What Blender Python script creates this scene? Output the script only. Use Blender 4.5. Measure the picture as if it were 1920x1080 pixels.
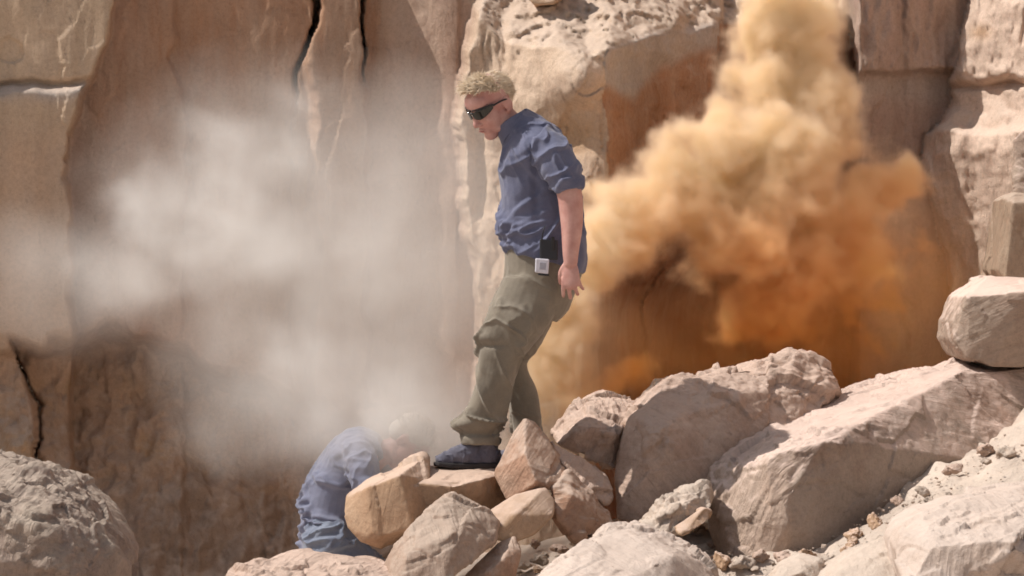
import bpy, bmesh, math, random
import numpy as np
from mathutils import Vector, Matrix

for o in list(bpy.data.objects):
    bpy.data.objects.remove(o, do_unlink=True)
S = bpy.context.scene
COL = S.collection
R = math.radians

# ------------------------------------------------------------------ camera
CAMY, CAMZ, PPM = -12.0, 0.79, 416.0
cd = bpy.data.cameras.new('camera')
cam = bpy.data.objects.new('camera', cd)
COL.objects.link(cam)
cam.location = (0, CAMY, CAMZ)
cam.rotation_euler = (R(90), 0, 0)
cd.sensor_width = 36.0
cd.lens = 36.0 * 12.0 / (1920.0 / PPM)
cd.clip_start = 0.1
cd.clip_end = 500
S.camera = cam

# ------------------------------------------------------------------ sky, sun, exposure
SUN_DIR = Vector((-0.60, -0.01, 0.79)).normalized()        # from the scene towards the sun
w = bpy.data.worlds.new('World')
S.world = w
w.use_nodes = True
wn = w.node_tree
sky = wn.nodes.new('ShaderNodeTexSky')
sky.sky_type = 'NISHITA'
sky.sun_disc = False
sky.sun_elevation = math.asin(SUN_DIR.z)
sky.sun_rotation = math.atan2(SUN_DIR.x, SUN_DIR.y)
sky.dust_density = 2.0
hs = wn.nodes.new('ShaderNodeHueSaturation')
hs.inputs['Saturation'].default_value = 0.45
wn.links.new(sky.outputs[0], hs.inputs['Color'])
wn.links.new(hs.outputs[0], wn.nodes['Background'].inputs[0])
wn.nodes['Background'].inputs[1].default_value = 0.085
sl = bpy.data.lights.new('sun', 'SUN')
sl.energy = 4.3
sl.angle = R(0.6)
sl.color = (1.0, 0.95, 0.88)
sun = bpy.data.objects.new('sun', sl)
COL.objects.link(sun)
sun.rotation_euler = SUN_DIR.to_track_quat('Z', 'Y').to_euler()
sun.location = SUN_DIR * 20
vs = S.view_settings
vs.view_transform = 'Standard'
vs.look = 'None'
vs.gamma = 1.0
vs.exposure = 0.15
S.cycles.use_adaptive_sampling = True
S.cycles.adaptive_threshold = 0.03
S.cycles.use_denoising = True
S.cycles.max_bounces = 10
S.cycles.diffuse_bounces = 3
S.cycles.volume_bounces = 9
S.cycles.volume_step_rate = 3.0
S.cycles.volume_max_steps = 256
S.cycles.filter_width = 1.7

def W(px, py, Y=0.0):
    """point at depth Y that the 1920x1080 photograph shows at px, py"""
    s = (Y - CAMY) / 12.0 / PPM
    return Vector(((px - 960) * s, Y, CAMZ + (540 - py) * s))

# ------------------------------------------------------------------ noise (numpy)
def _hash(ix, iy, iz, seed):
    h = (ix * 374761393 + iy * 668265263 + iz * 2147483647 + seed * 1274126177) & 0xFFFFFFFF
    h = ((h ^ (h >> 13)) * 1274126177) & 0xFFFFFFFF
    h = ((h ^ (h >> 16)) * 2246822519) & 0xFFFFFFFF
    return ((h ^ (h >> 15)) & 0xFFFFFF) / float(0xFFFFFF)

def vnoise(P, seed=0):
    P = np.asarray(P, dtype=np.float64)
    I = np.floor(P).astype(np.int64)
    F = P - I
    F = F * F * F * (F * (F * 6 - 15) + 10)
    x, y, z = I[:, 0], I[:, 1], I[:, 2]
    fx, fy, fz = F[:, 0], F[:, 1], F[:, 2]
    def h(a, b, c): return _hash(x + a, y + b, z + c, seed)
    x00 = h(0,0,0) * (1-fx) + h(1,0,0) * fx
    x10 = h(0,1,0) * (1-fx) + h(1,1,0) * fx
    x01 = h(0,0,1) * (1-fx) + h(1,0,1) * fx
    x11 = h(0,1,1) * (1-fx) + h(1,1,1) * fx
    y0 = x00 * (1-fy) + x10 * fy
    y1 = x01 * (1-fy) + x11 * fy
    return (y0 * (1-fz) + y1 * fz) * 2 - 1

_ROT = [np.array(Matrix.Rotation(0.6 + k * 1.3, 3, Vector((1, 0.7 + k, 0.4 * k + .3)).normalized())) for k in range(4)]
def fbm(P, seed=0, octv=4, gain=0.5):
    P = np.asarray(P, dtype=np.float64)
    a, t, s = 1.0, 0.0, 0.0
    for k in range(octv):
        t = t + a * vnoise(P @ _ROT[k % 4] * (2.03 ** k) + 17.3 * k, seed + k * 7)
        s += a
        a *= gain
    return t / s * 1.6

def cells(P, seed=0):
    """distance to the nearest and second nearest feature point"""
    P = np.asarray(P, dtype=np.float64)
    I = np.floor(P).astype(np.int64)
    d1 = np.full(len(P), 9.0); d2 = np.full(len(P), 9.0); idv = np.zeros(len(P))
    for a in (-1, 0, 1):
        for b in (-1, 0, 1):
            for c in (-1, 0, 1):
                J = I + np.array((a, b, c))
                hx = _hash(J[:,0], J[:,1], J[:,2], seed)
                hy = _hash(J[:,0], J[:,1], J[:,2], seed + 1)
                hz = _hash(J[:,0], J[:,1], J[:,2], seed + 2)
                Q = J + np.stack((hx, hy, hz), 1)
                d = np.sqrt(((P - Q) ** 2).sum(1))
                n = d < d1
                d2 = np.where(n, d1, np.minimum(d2, d))
                idv = np.where(n, hx, idv)
                d1 = np.where(n, d, d1)
    return d1, d2, idv

def facet(P, seed=0, tilt=0.8):
    """broken planes: every cell is a small tilted plane"""
    P = np.asarray(P, dtype=np.float64)
    I = np.floor(P).astype(np.int64)
    best = np.full(len(P), 9.0); out = np.zeros(len(P))
    for a in (-1, 0, 1):
        for b in (-1, 0, 1):
            for c in (-1, 0, 1):
                J = I + np.array((a, b, c))
                r = [_hash(J[:,0], J[:,1], J[:,2], seed + k) for k in range(7)]
                D = P - (J + np.stack(r[:3], 1))
                d = (D ** 2).sum(1)
                val = (r[3] - .5) + tilt * ((r[4] - .5) * D[:, 0] + (r[5] - .5) * D[:, 1] + (r[6] - .5) * D[:, 2]) * 2
                n = d < best
                out = np.where(n, val, out); best = np.where(n, d, best)
    return out

def sstep(a, b, x):
    t = np.clip((x - a) / (b - a + 1e-12), 0, 1)
    return t * t * (3 - 2 * t)

# ------------------------------------------------------------------ object helpers
def tag(o, label=None, cat=None, group=None, kind=None):
    if label: o['label'] = label
    if cat: o['category'] = cat
    if group: o['group'] = group
    if kind: o['kind'] = kind
    return o

def mesh_obj(name, V, F, mat=None, parent=None, smooth=True, origin=None):
    me = bpy.data.meshes.new(name)
    V = np.asarray(V, dtype=np.float64)
    if origin is not None:
        V = V - np.array(origin)
    me.from_pydata([tuple(v) for v in V], [], [tuple(int(i) for i in f) for f in F])
    me.update()
    if smooth:
        me.polygons.foreach_set('use_smooth', [True] * len(me.polygons))
    if mat: me.materials.append(mat)
    o = bpy.data.objects.new(name, me)
    COL.objects.link(o)
    if origin is not None:
        o.location = origin
    if parent is not None:
        o.parent = parent
        if origin is None:
            o.matrix_parent_inverse = Matrix.Translation(parent.location).inverted()
        else:
            o.location = Vector(origin) - parent.location
    return o

def empty(name, loc):
    o = bpy.data.objects.new(name, None)
    o.empty_display_size = 0.1
    COL.objects.link(o)
    o.location = loc
    return o

def set_attr(o, name, col):
    a = o.data.color_attributes.new(name, 'FLOAT_COLOR', 'POINT')
    c = np.ones((len(o.data.vertices), 4))
    c[:, :3] = col
    a.data.foreach_set('color', c.ravel())

def remesh(V, F, vox, bevel=0.0, smooth=0, bseg=2):
    """voxel-remesh (union) a soup of closed shapes; returns arrays of verts, faces, normals"""
    me = bpy.data.meshes.new('tmp')
    me.from_pydata([tuple(v) for v in V], [], [tuple(f) for f in F])
    me.update()
    o = bpy.data.objects.new('tmp', me)
    COL.objects.link(o)
    if bevel:
        b = o.modifiers.new('b', 'BEVEL'); b.width = bevel; b.segments = bseg; b.limit_method = 'ANGLE'; b.angle_limit = R(12)
    r = o.modifiers.new('r', 'REMESH'); r.mode = 'VOXEL'; r.voxel_size = vox; r.use_smooth_shade = True
    if smooth:
        s = o.modifiers.new('s', 'SMOOTH'); s.factor = 0.5; s.iterations = smooth
    dg = bpy.context.evaluated_depsgraph_get()
    dg.update()
    ev = o.evaluated_get(dg)
    m = ev.to_mesh()
    n = len(m.vertices)
    co = np.empty(n * 3); m.vertices.foreach_get('co', co)
    no = np.empty(n * 3); m.vertex_normals.foreach_get('vector', no)
    lt = np.empty(len(m.polygons), dtype=np.int32); m.polygons.foreach_get('loop_total', lt)
    li = np.empty(len(m.loops), dtype=np.int32); m.loops.foreach_get('vertex_index', li)
    fs = np.split(li, np.cumsum(lt)[:-1])
    ev.to_mesh_clear()
    bpy.data.objects.remove(o, do_unlink=True)
    bpy.data.meshes.remove(me)
    return co.reshape(-1, 3), fs, no.reshape(-1, 3)

# ------------------------------------------------------------------ materials
def mat_new(name):
    m = bpy.data.materials.new(name)
    m.use_nodes = True
    nt = m.node_tree
    return m, nt, nt.nodes['Principled BSDF']

def nd(nt, t, **kw):
    n = nt.nodes.new(t)
    for k, v in kw.items():
        setattr(n, k, v)
    return n

def ramp(nt, fac, stops):
    r = nt.nodes.new('ShaderNodeValToRGB')
    el = r.color_ramp.elements
    while len(el) < len(stops): el.new(0.5)
    for e, (p, c) in zip(el, stops):
        e.position = p
        e.color = (*c, 1) if len(c) == 3 else c
    nt.links.new(fac, r.inputs[0])
    return r.outputs[0]

def noise(nt, vec, scale, detail=5, rough=0.6, dist=0.0):
    n = nd(nt, 'ShaderNodeTexNoise')
    n.inputs['Scale'].default_value = scale
    n.inputs['Detail'].default_value = detail
    n.inputs['Roughness'].default_value = rough
    n.inputs['Distortion'].default_value = dist
    nt.links.new(vec, n.inputs['Vector'])
    return n.outputs[0]

def mixc(nt, f, a, b, mode='MIX'):
    m = nd(nt, 'ShaderNodeMix', data_type='RGBA', blend_type=mode)
    for i, v in ((0, f), (6, a), (7, b)):
        if hasattr(v, 'is_output') or isinstance(v, bpy.types.NodeSocket):
            nt.links.new(v, m.inputs[i])
        elif isinstance(v, (int, float)):
            m.inputs[i].default_value = v
        else:
            m.inputs[i].default_value = (*v, 1)
    return m.outputs[2]

def math_n(nt, op, a, b=None):
    m = nd(nt, 'ShaderNodeMath', operation=op)
    for i, v in enumerate((a, b)):
        if v is None: continue
        if isinstance(v, (int, float)): m.inputs[i].default_value = v
        else: nt.links.new(v, m.inputs[i])
    return m.outputs[0]

def sandstone(name, c1, c2, c3, dust=(0.62, 0.50, 0.42), dustamt=0.5, streak=(1, 1, 1), scale=1.0, bump=1.0, attr=False, strata=True, pits=0.3, pitcol=(0.16, 0.11, 0.08)):
    m, nt, bs = mat_new(name)
    tc = nd(nt, 'ShaderNodeTexCoord')
    mp = nd(nt, 'ShaderNodeMapping')
    mp.inputs['Scale'].default_value = streak
    nt.links.new(tc.outputs['Object'], mp.inputs[0])
    vec, raw = mp.outputs[0], tc.outputs['Object']
    big = noise(nt, vec, 1.7 * scale, 5, 0.6, 0.6)
    mid = noise(nt, vec, 7 * scale, 6, 0.68, 0.3)
    fine = noise(nt, raw, 45, 5, 0.75)
    grain = noise(nt, raw, 190, 3, 0.7)
    a = ramp(nt, big, [(0.30, c1), (0.52, c2), (0.70, c3)])
    if strata:
        oi = nd(nt, 'ShaderNodeObjectInfo')
        cx = nd(nt, 'ShaderNodeCombineXYZ')
        nt.links.new(math_n(nt, 'MULTIPLY', oi.outputs['Random'], 9.0), cx.inputs[0])
        nt.links.new(math_n(nt, 'MULTIPLY', oi.outputs['Random'], 23.0), cx.inputs[1])
        vr = nd(nt, 'ShaderNodeVectorRotate', rotation_type='EULER_XYZ')
        nt.links.new(raw, vr.inputs['Vector']); nt.links.new(cx.outputs[0], vr.inputs['Rotation'])
        ms = nd(nt, 'ShaderNodeMapping'); ms.inputs['Scale'].default_value = (1, 1, 9)
        nt.links.new(vr.outputs[0], ms.inputs[0])
        lay = noise(nt, ms.outputs[0], 3.2 * scale, 5, 0.62, 0.5)
        a = mixc(nt, 0.8, a, ramp(nt, lay, [(0.3, (0.80, 0.77, 0.74)), (0.5, (1, 1, 1)), (0.7, (1.14, 1.13, 1.12))]), 'MULTIPLY')
    if attr:
        at = nd(nt, 'ShaderNodeVertexColor', layer_name='tint')
        a = mixc(nt, 0.8, a, at.outputs[0], 'MIX')
    b = mixc(nt, ramp(nt, mid, [(0.35, (0, 0, 0)), (0.72, (1, 1, 1))]), a, mixc(nt, 0.5, a, c3), 'MIX')
    v = ramp(nt, fine, [(0.25, (0.72, 0.70, 0.68)), (0.5, (1, 1, 1)), (0.8, (1.22, 1.2, 1.18))])
    b = mixc(nt, 0.75, b, v, 'MULTIPLY')
    v2 = ramp(nt, grain, [(0.25, (0.82, 0.8, 0.78)), (0.7, (1.12, 1.12, 1.12))])
    b = mixc(nt, 0.6, b, v2, 'MULTIPLY')
    # settled dust on upward faces; where heavy it also paints sunlit tops pale
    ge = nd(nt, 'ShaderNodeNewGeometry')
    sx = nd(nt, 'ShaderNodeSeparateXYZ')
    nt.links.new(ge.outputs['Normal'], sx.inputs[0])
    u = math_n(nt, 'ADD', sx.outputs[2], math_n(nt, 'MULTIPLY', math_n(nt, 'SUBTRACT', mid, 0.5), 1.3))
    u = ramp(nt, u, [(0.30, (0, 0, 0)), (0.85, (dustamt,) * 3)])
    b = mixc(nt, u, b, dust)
    # small pits
    vo = nd(nt, 'ShaderNodeTexVoronoi')
    vo.inputs['Scale'].default_value = 14 * scale
    vo.inputs['Randomness'].default_value = 1.0
    wv = nd(nt, 'ShaderNodeVectorMath', operation='ADD')
    nz = nd(nt, 'ShaderNodeTexNoise'); nz.inputs['Scale'].default_value = 20; nt.links.new(raw, nz.inputs[0])
    sc = nd(nt, 'ShaderNodeVectorMath', operation='SCALE'); sc.inputs['Scale'].default_value = 0.09
    nt.links.new(nz.outputs[1], sc.inputs[0])
    nt.links.new(vec, wv.inputs[0]); nt.links.new(sc.outputs[0], wv.inputs[1])
    nt.links.new(wv.outputs[0], vo.inputs['Vector'])
    pm = math_n(nt, 'MULTIPLY', ramp(nt, vo.outputs[0], [(0.10, (1, 1, 1)), (0.2, (0, 0, 0))]),
                ramp(nt, noise(nt, raw, 3.5, 2), [(0.5, (0, 0, 0)), (0.6, (1, 1, 1))]))
    b = mixc(nt, math_n(nt, 'MULTIPLY', pm, pits), b, pitcol)
    nt.links.new(b, bs.inputs['Base Color'])
    bs.inputs['Roughness'].default_value = 0.92
    bs.inputs['Specular IOR Level'].default_value = 0.15
    h = math_n(nt, 'ADD', math_n(nt, 'MULTIPLY', mid, 0.9), math_n(nt, 'MULTIPLY', fine, 0.35))
    h = math_n(nt, 'ADD', h, math_n(nt, 'MULTIPLY', grain, 0.07))
    h = math_n(nt, 'MULTIPLY', h, ramp(nt, noise(nt, raw, 2.6, 2), [(0.38, (0.25,) * 3), (0.62, (1.3,) * 3)]))
    if strata:
        h = math_n(nt, 'ADD', h, math_n(nt, 'MULTIPLY', lay, 0.8))
    h = math_n(nt, 'SUBTRACT', h, math_n(nt, 'MULTIPLY', pm, 0.5 * pits))
    bp = nd(nt, 'ShaderNodeBump')
    bp.inputs['Strength'].default_value = 0.75 * bump
    bp.inputs['Distance'].default_value = 0.035
    nt.links.new(h, bp.inputs['Height'])
    nt.links.new(bp.outputs[0], bs.inputs['Normal'])
    return m

M = {}
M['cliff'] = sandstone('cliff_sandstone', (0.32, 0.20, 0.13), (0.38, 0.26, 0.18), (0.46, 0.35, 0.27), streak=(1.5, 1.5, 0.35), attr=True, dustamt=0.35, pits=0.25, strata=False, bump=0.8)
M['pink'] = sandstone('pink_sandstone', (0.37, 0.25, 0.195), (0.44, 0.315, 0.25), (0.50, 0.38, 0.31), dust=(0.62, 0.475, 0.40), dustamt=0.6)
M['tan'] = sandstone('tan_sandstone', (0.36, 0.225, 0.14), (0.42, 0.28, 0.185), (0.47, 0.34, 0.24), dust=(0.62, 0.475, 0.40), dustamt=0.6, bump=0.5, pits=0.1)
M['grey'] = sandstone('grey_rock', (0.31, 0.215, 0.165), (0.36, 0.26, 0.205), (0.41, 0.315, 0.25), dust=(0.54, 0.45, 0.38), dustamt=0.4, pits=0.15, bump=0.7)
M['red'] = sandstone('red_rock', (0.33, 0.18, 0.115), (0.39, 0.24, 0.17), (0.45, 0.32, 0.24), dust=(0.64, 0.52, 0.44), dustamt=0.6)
M['brown'] = sandstone('brown_stained_shaded_rock', (0.27, 0.195, 0.155), (0.33, 0.25, 0.20), (0.38, 0.31, 0.25), dust=(0.65, 0.50, 0.43), dustamt=1.0, bump=0.7, pits=0.15)  # stone darkened for faces in shade, heavy pale dust standing for lit tops
M['stained_shaded'] = sandstone('stained_shaded_rock', (0.30, 0.22, 0.18), (0.36, 0.27, 0.22), (0.42, 0.34, 0.28), dust=(0.65, 0.50, 0.43), dustamt=1.0, attr=True, pits=0.15, streak=(1, 1, .6))  # base darkened for the shaded face; full dust also stands for sunlit top
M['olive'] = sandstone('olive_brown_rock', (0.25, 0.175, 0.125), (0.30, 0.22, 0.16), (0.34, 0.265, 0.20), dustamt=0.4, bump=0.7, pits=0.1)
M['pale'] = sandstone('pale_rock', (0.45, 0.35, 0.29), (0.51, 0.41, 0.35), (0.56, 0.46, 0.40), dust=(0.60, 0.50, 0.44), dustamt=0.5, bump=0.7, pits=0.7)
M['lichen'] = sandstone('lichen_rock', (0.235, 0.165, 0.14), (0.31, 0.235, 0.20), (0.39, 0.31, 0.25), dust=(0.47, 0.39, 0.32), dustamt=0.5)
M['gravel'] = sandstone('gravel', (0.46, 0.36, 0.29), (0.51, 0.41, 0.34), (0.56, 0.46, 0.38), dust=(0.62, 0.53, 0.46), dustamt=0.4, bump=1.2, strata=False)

# ------------------------------------------------------------------ cliff
def pl(pts, v):
    """piecewise linear x(v) from (x, v) pairs"""
    p = sorted((b, a) for a, b in pts)
    return np.interp(v, [q[0] for q in p], [q[1] for q in p])

def build_cliff():
    us = np.concatenate((np.arange(-900, -60, 24), np.arange(-60, 1984, 3.4), np.arange(1990, 2900, 26)))
    vsr = np.concatenate((np.arange(-1500, -40, 30), np.arange(-40, 1120, 3.4), np.arange(1124, 1300, 20)))
    U, V = np.meshgrid(us, vsr)
    sh = U.shape
    u, v = U.ravel(), V.ravel()
    P2 = np.stack((u / 416.0 * 1.25, v / 416.0 * 1.25, np.zeros_like(u)), 1)
    wob = fbm(P2 * 1.6, 3, 4)
    wf = fbm(P2 * 7, 5, 3)
    uw = u + wf * 7 + wob * 6
    vw = v + fbm(P2 * 5, 9, 3) * 8
    Y = np.full(u.shape, 3.05)
    # leftmost slab standing proud, broken by a seam
    e = pl([(222, -40), (215, 0), (202, 80), (172, 150), (152, 185), (130, 250), (122, 330), (130, 420), (132, 600)], v)
    inA = 1 - sstep(-5, 7, uw - e)
    Y = Y - 0.30 * inA
    Y = Y - inA * 0.07 * sstep(158, 176, vw + (u - 80) * 0.06) + 0.05 * inA * np.exp(-((vw - 158 + (u - 80) * .05) / 7.0) ** 2)
    # recessed panels between slab and cracks
    e2 = pl([(335, -40), (325, 60), (318, 100), (332, 150), (350, 260), (345, 420)], v)
    Y = Y - 0.05 * (1 - sstep(-4, 5, uw - e2)) * (1 - inA)
    Y = Y + 0.06 * np.exp(-(((u - 370) / 55) ** 2 + ((v - 70) / 70) ** 2)) 
    for pts, wd, dp in (([(600, -40), (592, 20), (580, 80), (562, 120), (552, 160), (548, 300)], 4.4, 0.45),
                        ([(690, -40), (682, 0), (684, 60), (682, 110), (690, 200), (688, 330)], 2.6, 0.30)):
        c = pl(pts, v)
        fade = 1 - sstep(70, 190, v) * 0.97
        Y = Y + dp * fade * np.exp(-(np.abs(uw - c) / wd) ** 2.0)
    Y = Y - 0.10 * sstep(575, 596, uw) * (1 - sstep(684, 694, uw))
    Y = Y - 0.12 * sstep(735, 850, uw)
    # undercut at the lower left
    lip = np.interp(u, [-100, 60, 180, 280, 420, 640, 900], [622, 632, 606, 612, 690, 760, 800])
    under = sstep(-10, 55, vw + 14 * wf + 26 * wob - lip) * (1 - sstep(850, 900, u))
    Y = Y + under * (0.50 + 0.10 * wob) - under * 0.5 * sstep(0, 420, v - lip - 60)
    crk = pl([(5, 600), (22, 650), (45, 700), (70, 760), (68, 800), (60, 870), (60, 1100)], v)
    Y = Y - 0.28 * under * (1 - sstep(-4, 5, uw - crk)) + 0.25 * under * np.exp(-((uw - crk) / 4.0) ** 2)
    Y = Y + under * 0.10 * fbm(P2 * np.array((3.0, 2.0, 1)), 21, 5)
    # pillar block behind the standing man
    eL = pl([(905, -40), (888, 20), (880, 60), (868, 130), (858, 230), (862, 300), (872, 420), (890, 520), (900, 700), (880, 1100)], v)
    inP = sstep(-9, 9, uw - eL)
    corner = pl([(1150, -60), (1140, 120), (1133, 200), (1137, 330), (1128, 450), (1120, 700), (1120, 1100)], v)
    rend = pl([(1372, -60), (1345, 60), (1338, 120), (1345, 400), (1330, 900)], v)
    front = 2.10 - 0.38 * sstep(880, 1120, u) - 0.05 * sstep(940, 960, uw) * (1 - sstep(400, 500, v))
    side = np.interp((uw - corner) / np.maximum(rend - corner, 1), [0, 1, 1.05], [0.0, 1.15, 1.4])
    Yp = front + np.where(uw > corner, side, 0)
    # rounded knob and hollow below it
    k = np.exp(-(((u - 1078) / 52) ** 2 + ((v - 150) / 48) ** 2) ** 1.5)
    Yp = Yp - 0.17 * k + 0.10 * np.exp(-(((u - 1075) / 45) ** 2 + ((v - 262) / 40) ** 2))
    Yp = Yp + 0.05 * np.exp(-(((u - 900) / 14) ** 2)) * np.exp(-(((v - 330) / 90) ** 2))
    for cxk in (905, 918, 934, 946):
        Yp = Yp + 0.03 * np.exp(-((uw - cxk - (v - 100) * .05) / 2.6) ** 2) * (1 - sstep(100, 150, v)) * sstep(55, 75, v)
    # ledge top: gravel runs back from a lip
    lipv = np.interp(u, [870, 900, 940, 1000, 1060, 1100, 1150, 1230, 1340, 1420, 1500], [0, 40, 76, 88, 92, 112, 92, 62, 52, 46, 40])
    Yp = Yp + np.maximum(lipv - vw, 0) * 0.0072 + 0.10 * sstep(0, 8, lipv - vw) * 0
    inPr = inP * (1 - sstep(0, 1, (u > 1500) * 1.0))
    # alcove wall right of the pillar, with a rounded right edge and a dark joint
    e3 = pl([(1572, -60), (1570, 0), (1590, 60), (1600, 130), (1598, 200), (1590, 260), (1588, 900)], v)
    Yf = 3.05 + 0.35 * sstep(-60, 0, uw - e3) ** 2
    Yf = Yf + np.maximum(np.interp(u, [1340, 1590], [48, 20]) - vw, 0) * 0.007
    # cave at the foot of the alcove
    cave = np.exp(-((np.abs(u - 1300) / 235) ** 3 + (np.abs(v - 640) / 215) ** 3))
    Yw = np.interp(u, [1595, 1610, 1790, 1830], [3.55, 3.12, 3.42, 3.5])
    Yw = Yw - 0.10 * (1 - sstep(128, 146, vw)) + 0.03 * np.exp(-((uw - 1690) / 10) ** 2)
    Ym = np.where(uw < e3, Yf, Yw)
    # right-hand sunlit buttress; its edge follows the wall's cast-shadow line
    e4 = pl([(1830, -60), (1812, 20), (1800, 110), (1790, 150), (1786, 205), (1762, 235), (1726, 250), (1722, 290), (1738, 360), (1760, 450), (1780, 560), (1800, 650), (1830, 760), (1850, 1100)], v + wf * 6)
    bt = (uw - e4)
    Yb = 3.36 - 0.05 * sstep(0, 8, bt) - bt * 0.0042 
    Yb = Yb + 0.06 * np.exp(-((vw - 160) / 7.0) ** 2) - 0.10 * (1 - sstep(140, 165, vw))
    Ym = np.where(bt > 0, Yb, Ym)
    Yall = np.where(u < 1345 + 0 * u, np.minimum(Y * (1 - inP) + Yp * inP, 9), Ym)
    mixr = sstep(-6, 6, uw - rend)
    Yr = np.where(u > 1000, Yp * (1 - mixr) + Ym * mixr, Y * (1 - inP) + Yp * inP)
    Y = np.where(u < 1000, Y * (1 - inP) + Yp * inP, Yr)
    Y = Y + 1.15 * cave * (1 - sstep(1640, 1700, u)) * sstep(1090, 1150, u)
    # the cliff leans back far above the frame, sides come round
    Y = Y + np.maximum(-60 - v, 0) * 0.0016
    Y = Y - np.maximum(-60 - u, 0) * 0.0010 - np.maximum(u - 1990, 0) * 0.0010
    s = (Y - CAMY) / 12.0 / PPM
    X = (u - 960) * s
    Z = CAMZ + (540 - v) * s
    P = np.stack((X, Y, Z), 1)
    g = 1.0 - 0.0 * u
    grav = ((sstep(0, 14, lipv - vw) * (u > 868) * (u < 1500))).astype(float)
    d = 0.05 * fbm(P * np.array((1.3, 1.3, 0.7)), 31, 4) + 0.010 * fbm(P * np.array((11, 11, 2.0)), 33, 4)
    wp = P + 0.06 * np.stack([fbm(P * 3.0, 140 + i, 3) for i in range(3)], 1)
    fm = sstep(-0.1, 0.5, fbm(P * 0.9, 141, 3))
    d = d + 0.035 * facet(wp * np.array((2.2, 2.2, 0.9)), 37, 0.7) * (.3 + fm) + 0.016 * facet(wp * np.array((6, 6, 2.5)), 39, 0.7) * fm
    d1, d2, _ = cells(P * np.array((22, 22, 22)) + fbm(P * 9, 4, 2)[:, None] * .4, 41)
    d = d - grav * (0.05 * (0.6 - d1)) - grav * 0.05 * fbm(P * 7, 43, 4)
    d = d * np.where(u < 860, 0.40 + 0.6 * under, 1.0)
    rough = under * 0.05 * fbm(P * np.array((8, 8, 6)), 45, 5) + np.where(bt > 0, 0.028, 0.0) * fbm(P * np.array((9, 9, 3.5)), 47, 5) * (u > 1500)
    rough = rough + 0.05 * np.where((v < 140) & (u > 1600), 1, 0) * 0.7 * fbm(P * np.array((14, 14, 5)), 48, 4)
    rough = rough + 0.020 * inP * (u < 1133) * fbm(P * np.array((8, 8, 6)), 49, 5)
    P[:, 1] += d + rough
    P[:, 0] += 0.012 * fbm(P * 6, 51, 3)
    # colours of the stone, some with light and shade put in
    tan = np.array((0.54, 0.40, 0.28)); brown = np.array((0.35, 0.215, 0.145)); pinkb = np.array((0.42, 0.29, 0.23))
    org = np.array((0.36, 0.17, 0.09)); mauve = np.array((0.37, 0.26, 0.22)); pale = np.array((0.60, 0.47, 0.38)); greyb = np.array((0.42, 0.37, 0.34))
    nz = fbm(P * np.array((1.6, 1.6, .5)), 61, 4)
    C = brown[None] * (1 - sstep(-.2, .5, nz))[:, None] + pinkb[None] * sstep(-.2, .5, nz)[:, None]
    def lay(C, c, m): return C * (1 - m[:, None]) + c[None] * m[:, None]
    C = lay(C, org, 0.6 * sstep(.0, .5, fbm(P * np.array((2.6, 2.6, .7)), 63, 3)) * (u < 860))
    C = lay(C, tan, inA * (1 - under))
    C = lay(C, np.array((0.50, 0.34, 0.24)), inA * 0.8 * sstep(180, 300, v + nz * 60) * (1 - under))
    C = lay(C, greyb, inA * np.exp(-((vw - 172) / 16) ** 2) * (u > -80))
    C = lay(C, pinkb * 1.05, sstep(735, 820, uw) * (1 - inP))
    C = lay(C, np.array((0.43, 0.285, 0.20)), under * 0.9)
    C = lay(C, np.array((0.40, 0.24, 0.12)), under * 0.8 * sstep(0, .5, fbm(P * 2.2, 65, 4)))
    C = lay(C, np.array((0.30, 0.215, 0.17)), under * sstep(880, 940, v + nz * 30))  # shade low in the pit put into a darker tint
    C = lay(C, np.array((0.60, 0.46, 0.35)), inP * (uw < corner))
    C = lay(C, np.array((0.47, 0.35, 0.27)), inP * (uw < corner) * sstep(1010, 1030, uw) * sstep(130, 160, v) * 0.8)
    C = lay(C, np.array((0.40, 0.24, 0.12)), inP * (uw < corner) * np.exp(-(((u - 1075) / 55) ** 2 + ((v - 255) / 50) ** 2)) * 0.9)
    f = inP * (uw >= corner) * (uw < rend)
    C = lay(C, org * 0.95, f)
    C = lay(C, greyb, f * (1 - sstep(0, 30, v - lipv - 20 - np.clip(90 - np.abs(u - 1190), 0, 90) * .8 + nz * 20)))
    f = (uw >= rend) * (uw < e3) * 1.0
    C = lay(C, org, f)
    C = lay(C, mauve, (uw >= e3) * (bt <= 0) * 1.0)  # mauve stone, with the wall's cast shadow put into the tint
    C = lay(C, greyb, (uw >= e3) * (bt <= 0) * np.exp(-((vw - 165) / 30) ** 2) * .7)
    C = lay(C, np.array((0.66, 0.51, 0.42)), (bt > 0) * (uw > e3) * 1.0)  # sunlit side of the shadow line put into a paler tint
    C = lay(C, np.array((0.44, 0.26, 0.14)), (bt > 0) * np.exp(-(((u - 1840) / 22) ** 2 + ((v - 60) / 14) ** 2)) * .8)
    C = lay(C, np.array((0.52, 0.40, 0.31)), grav)
    C = lay(C, np.array((0.29, 0.09, 0.03)), np.clip(sstep(1120, 1140, u) * (1 - sstep(1570, 1640, u)) * sstep(400, 520, v + nz * 60), 0, 1) * 0.95)  # rust-dyed stone; the hollow's shade is put into the dark tint
    streak = fbm(P * np.array((6, 6, .8)), 67, 4)
    C = C * (1 + 0.16 * streak[:, None])
    nr, nc = sh
    idx = np.arange(nr * nc).reshape(nr, nc)
    F = np.stack((idx[:-1, :-1], idx[1:, :-1], idx[1:, 1:], idx[:-1, 1:]), -1).reshape(-1, 4)
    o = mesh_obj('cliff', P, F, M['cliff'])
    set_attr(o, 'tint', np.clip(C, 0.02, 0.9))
    tag(o, kind='structure')
    return o
cliff = build_cliff()

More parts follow.
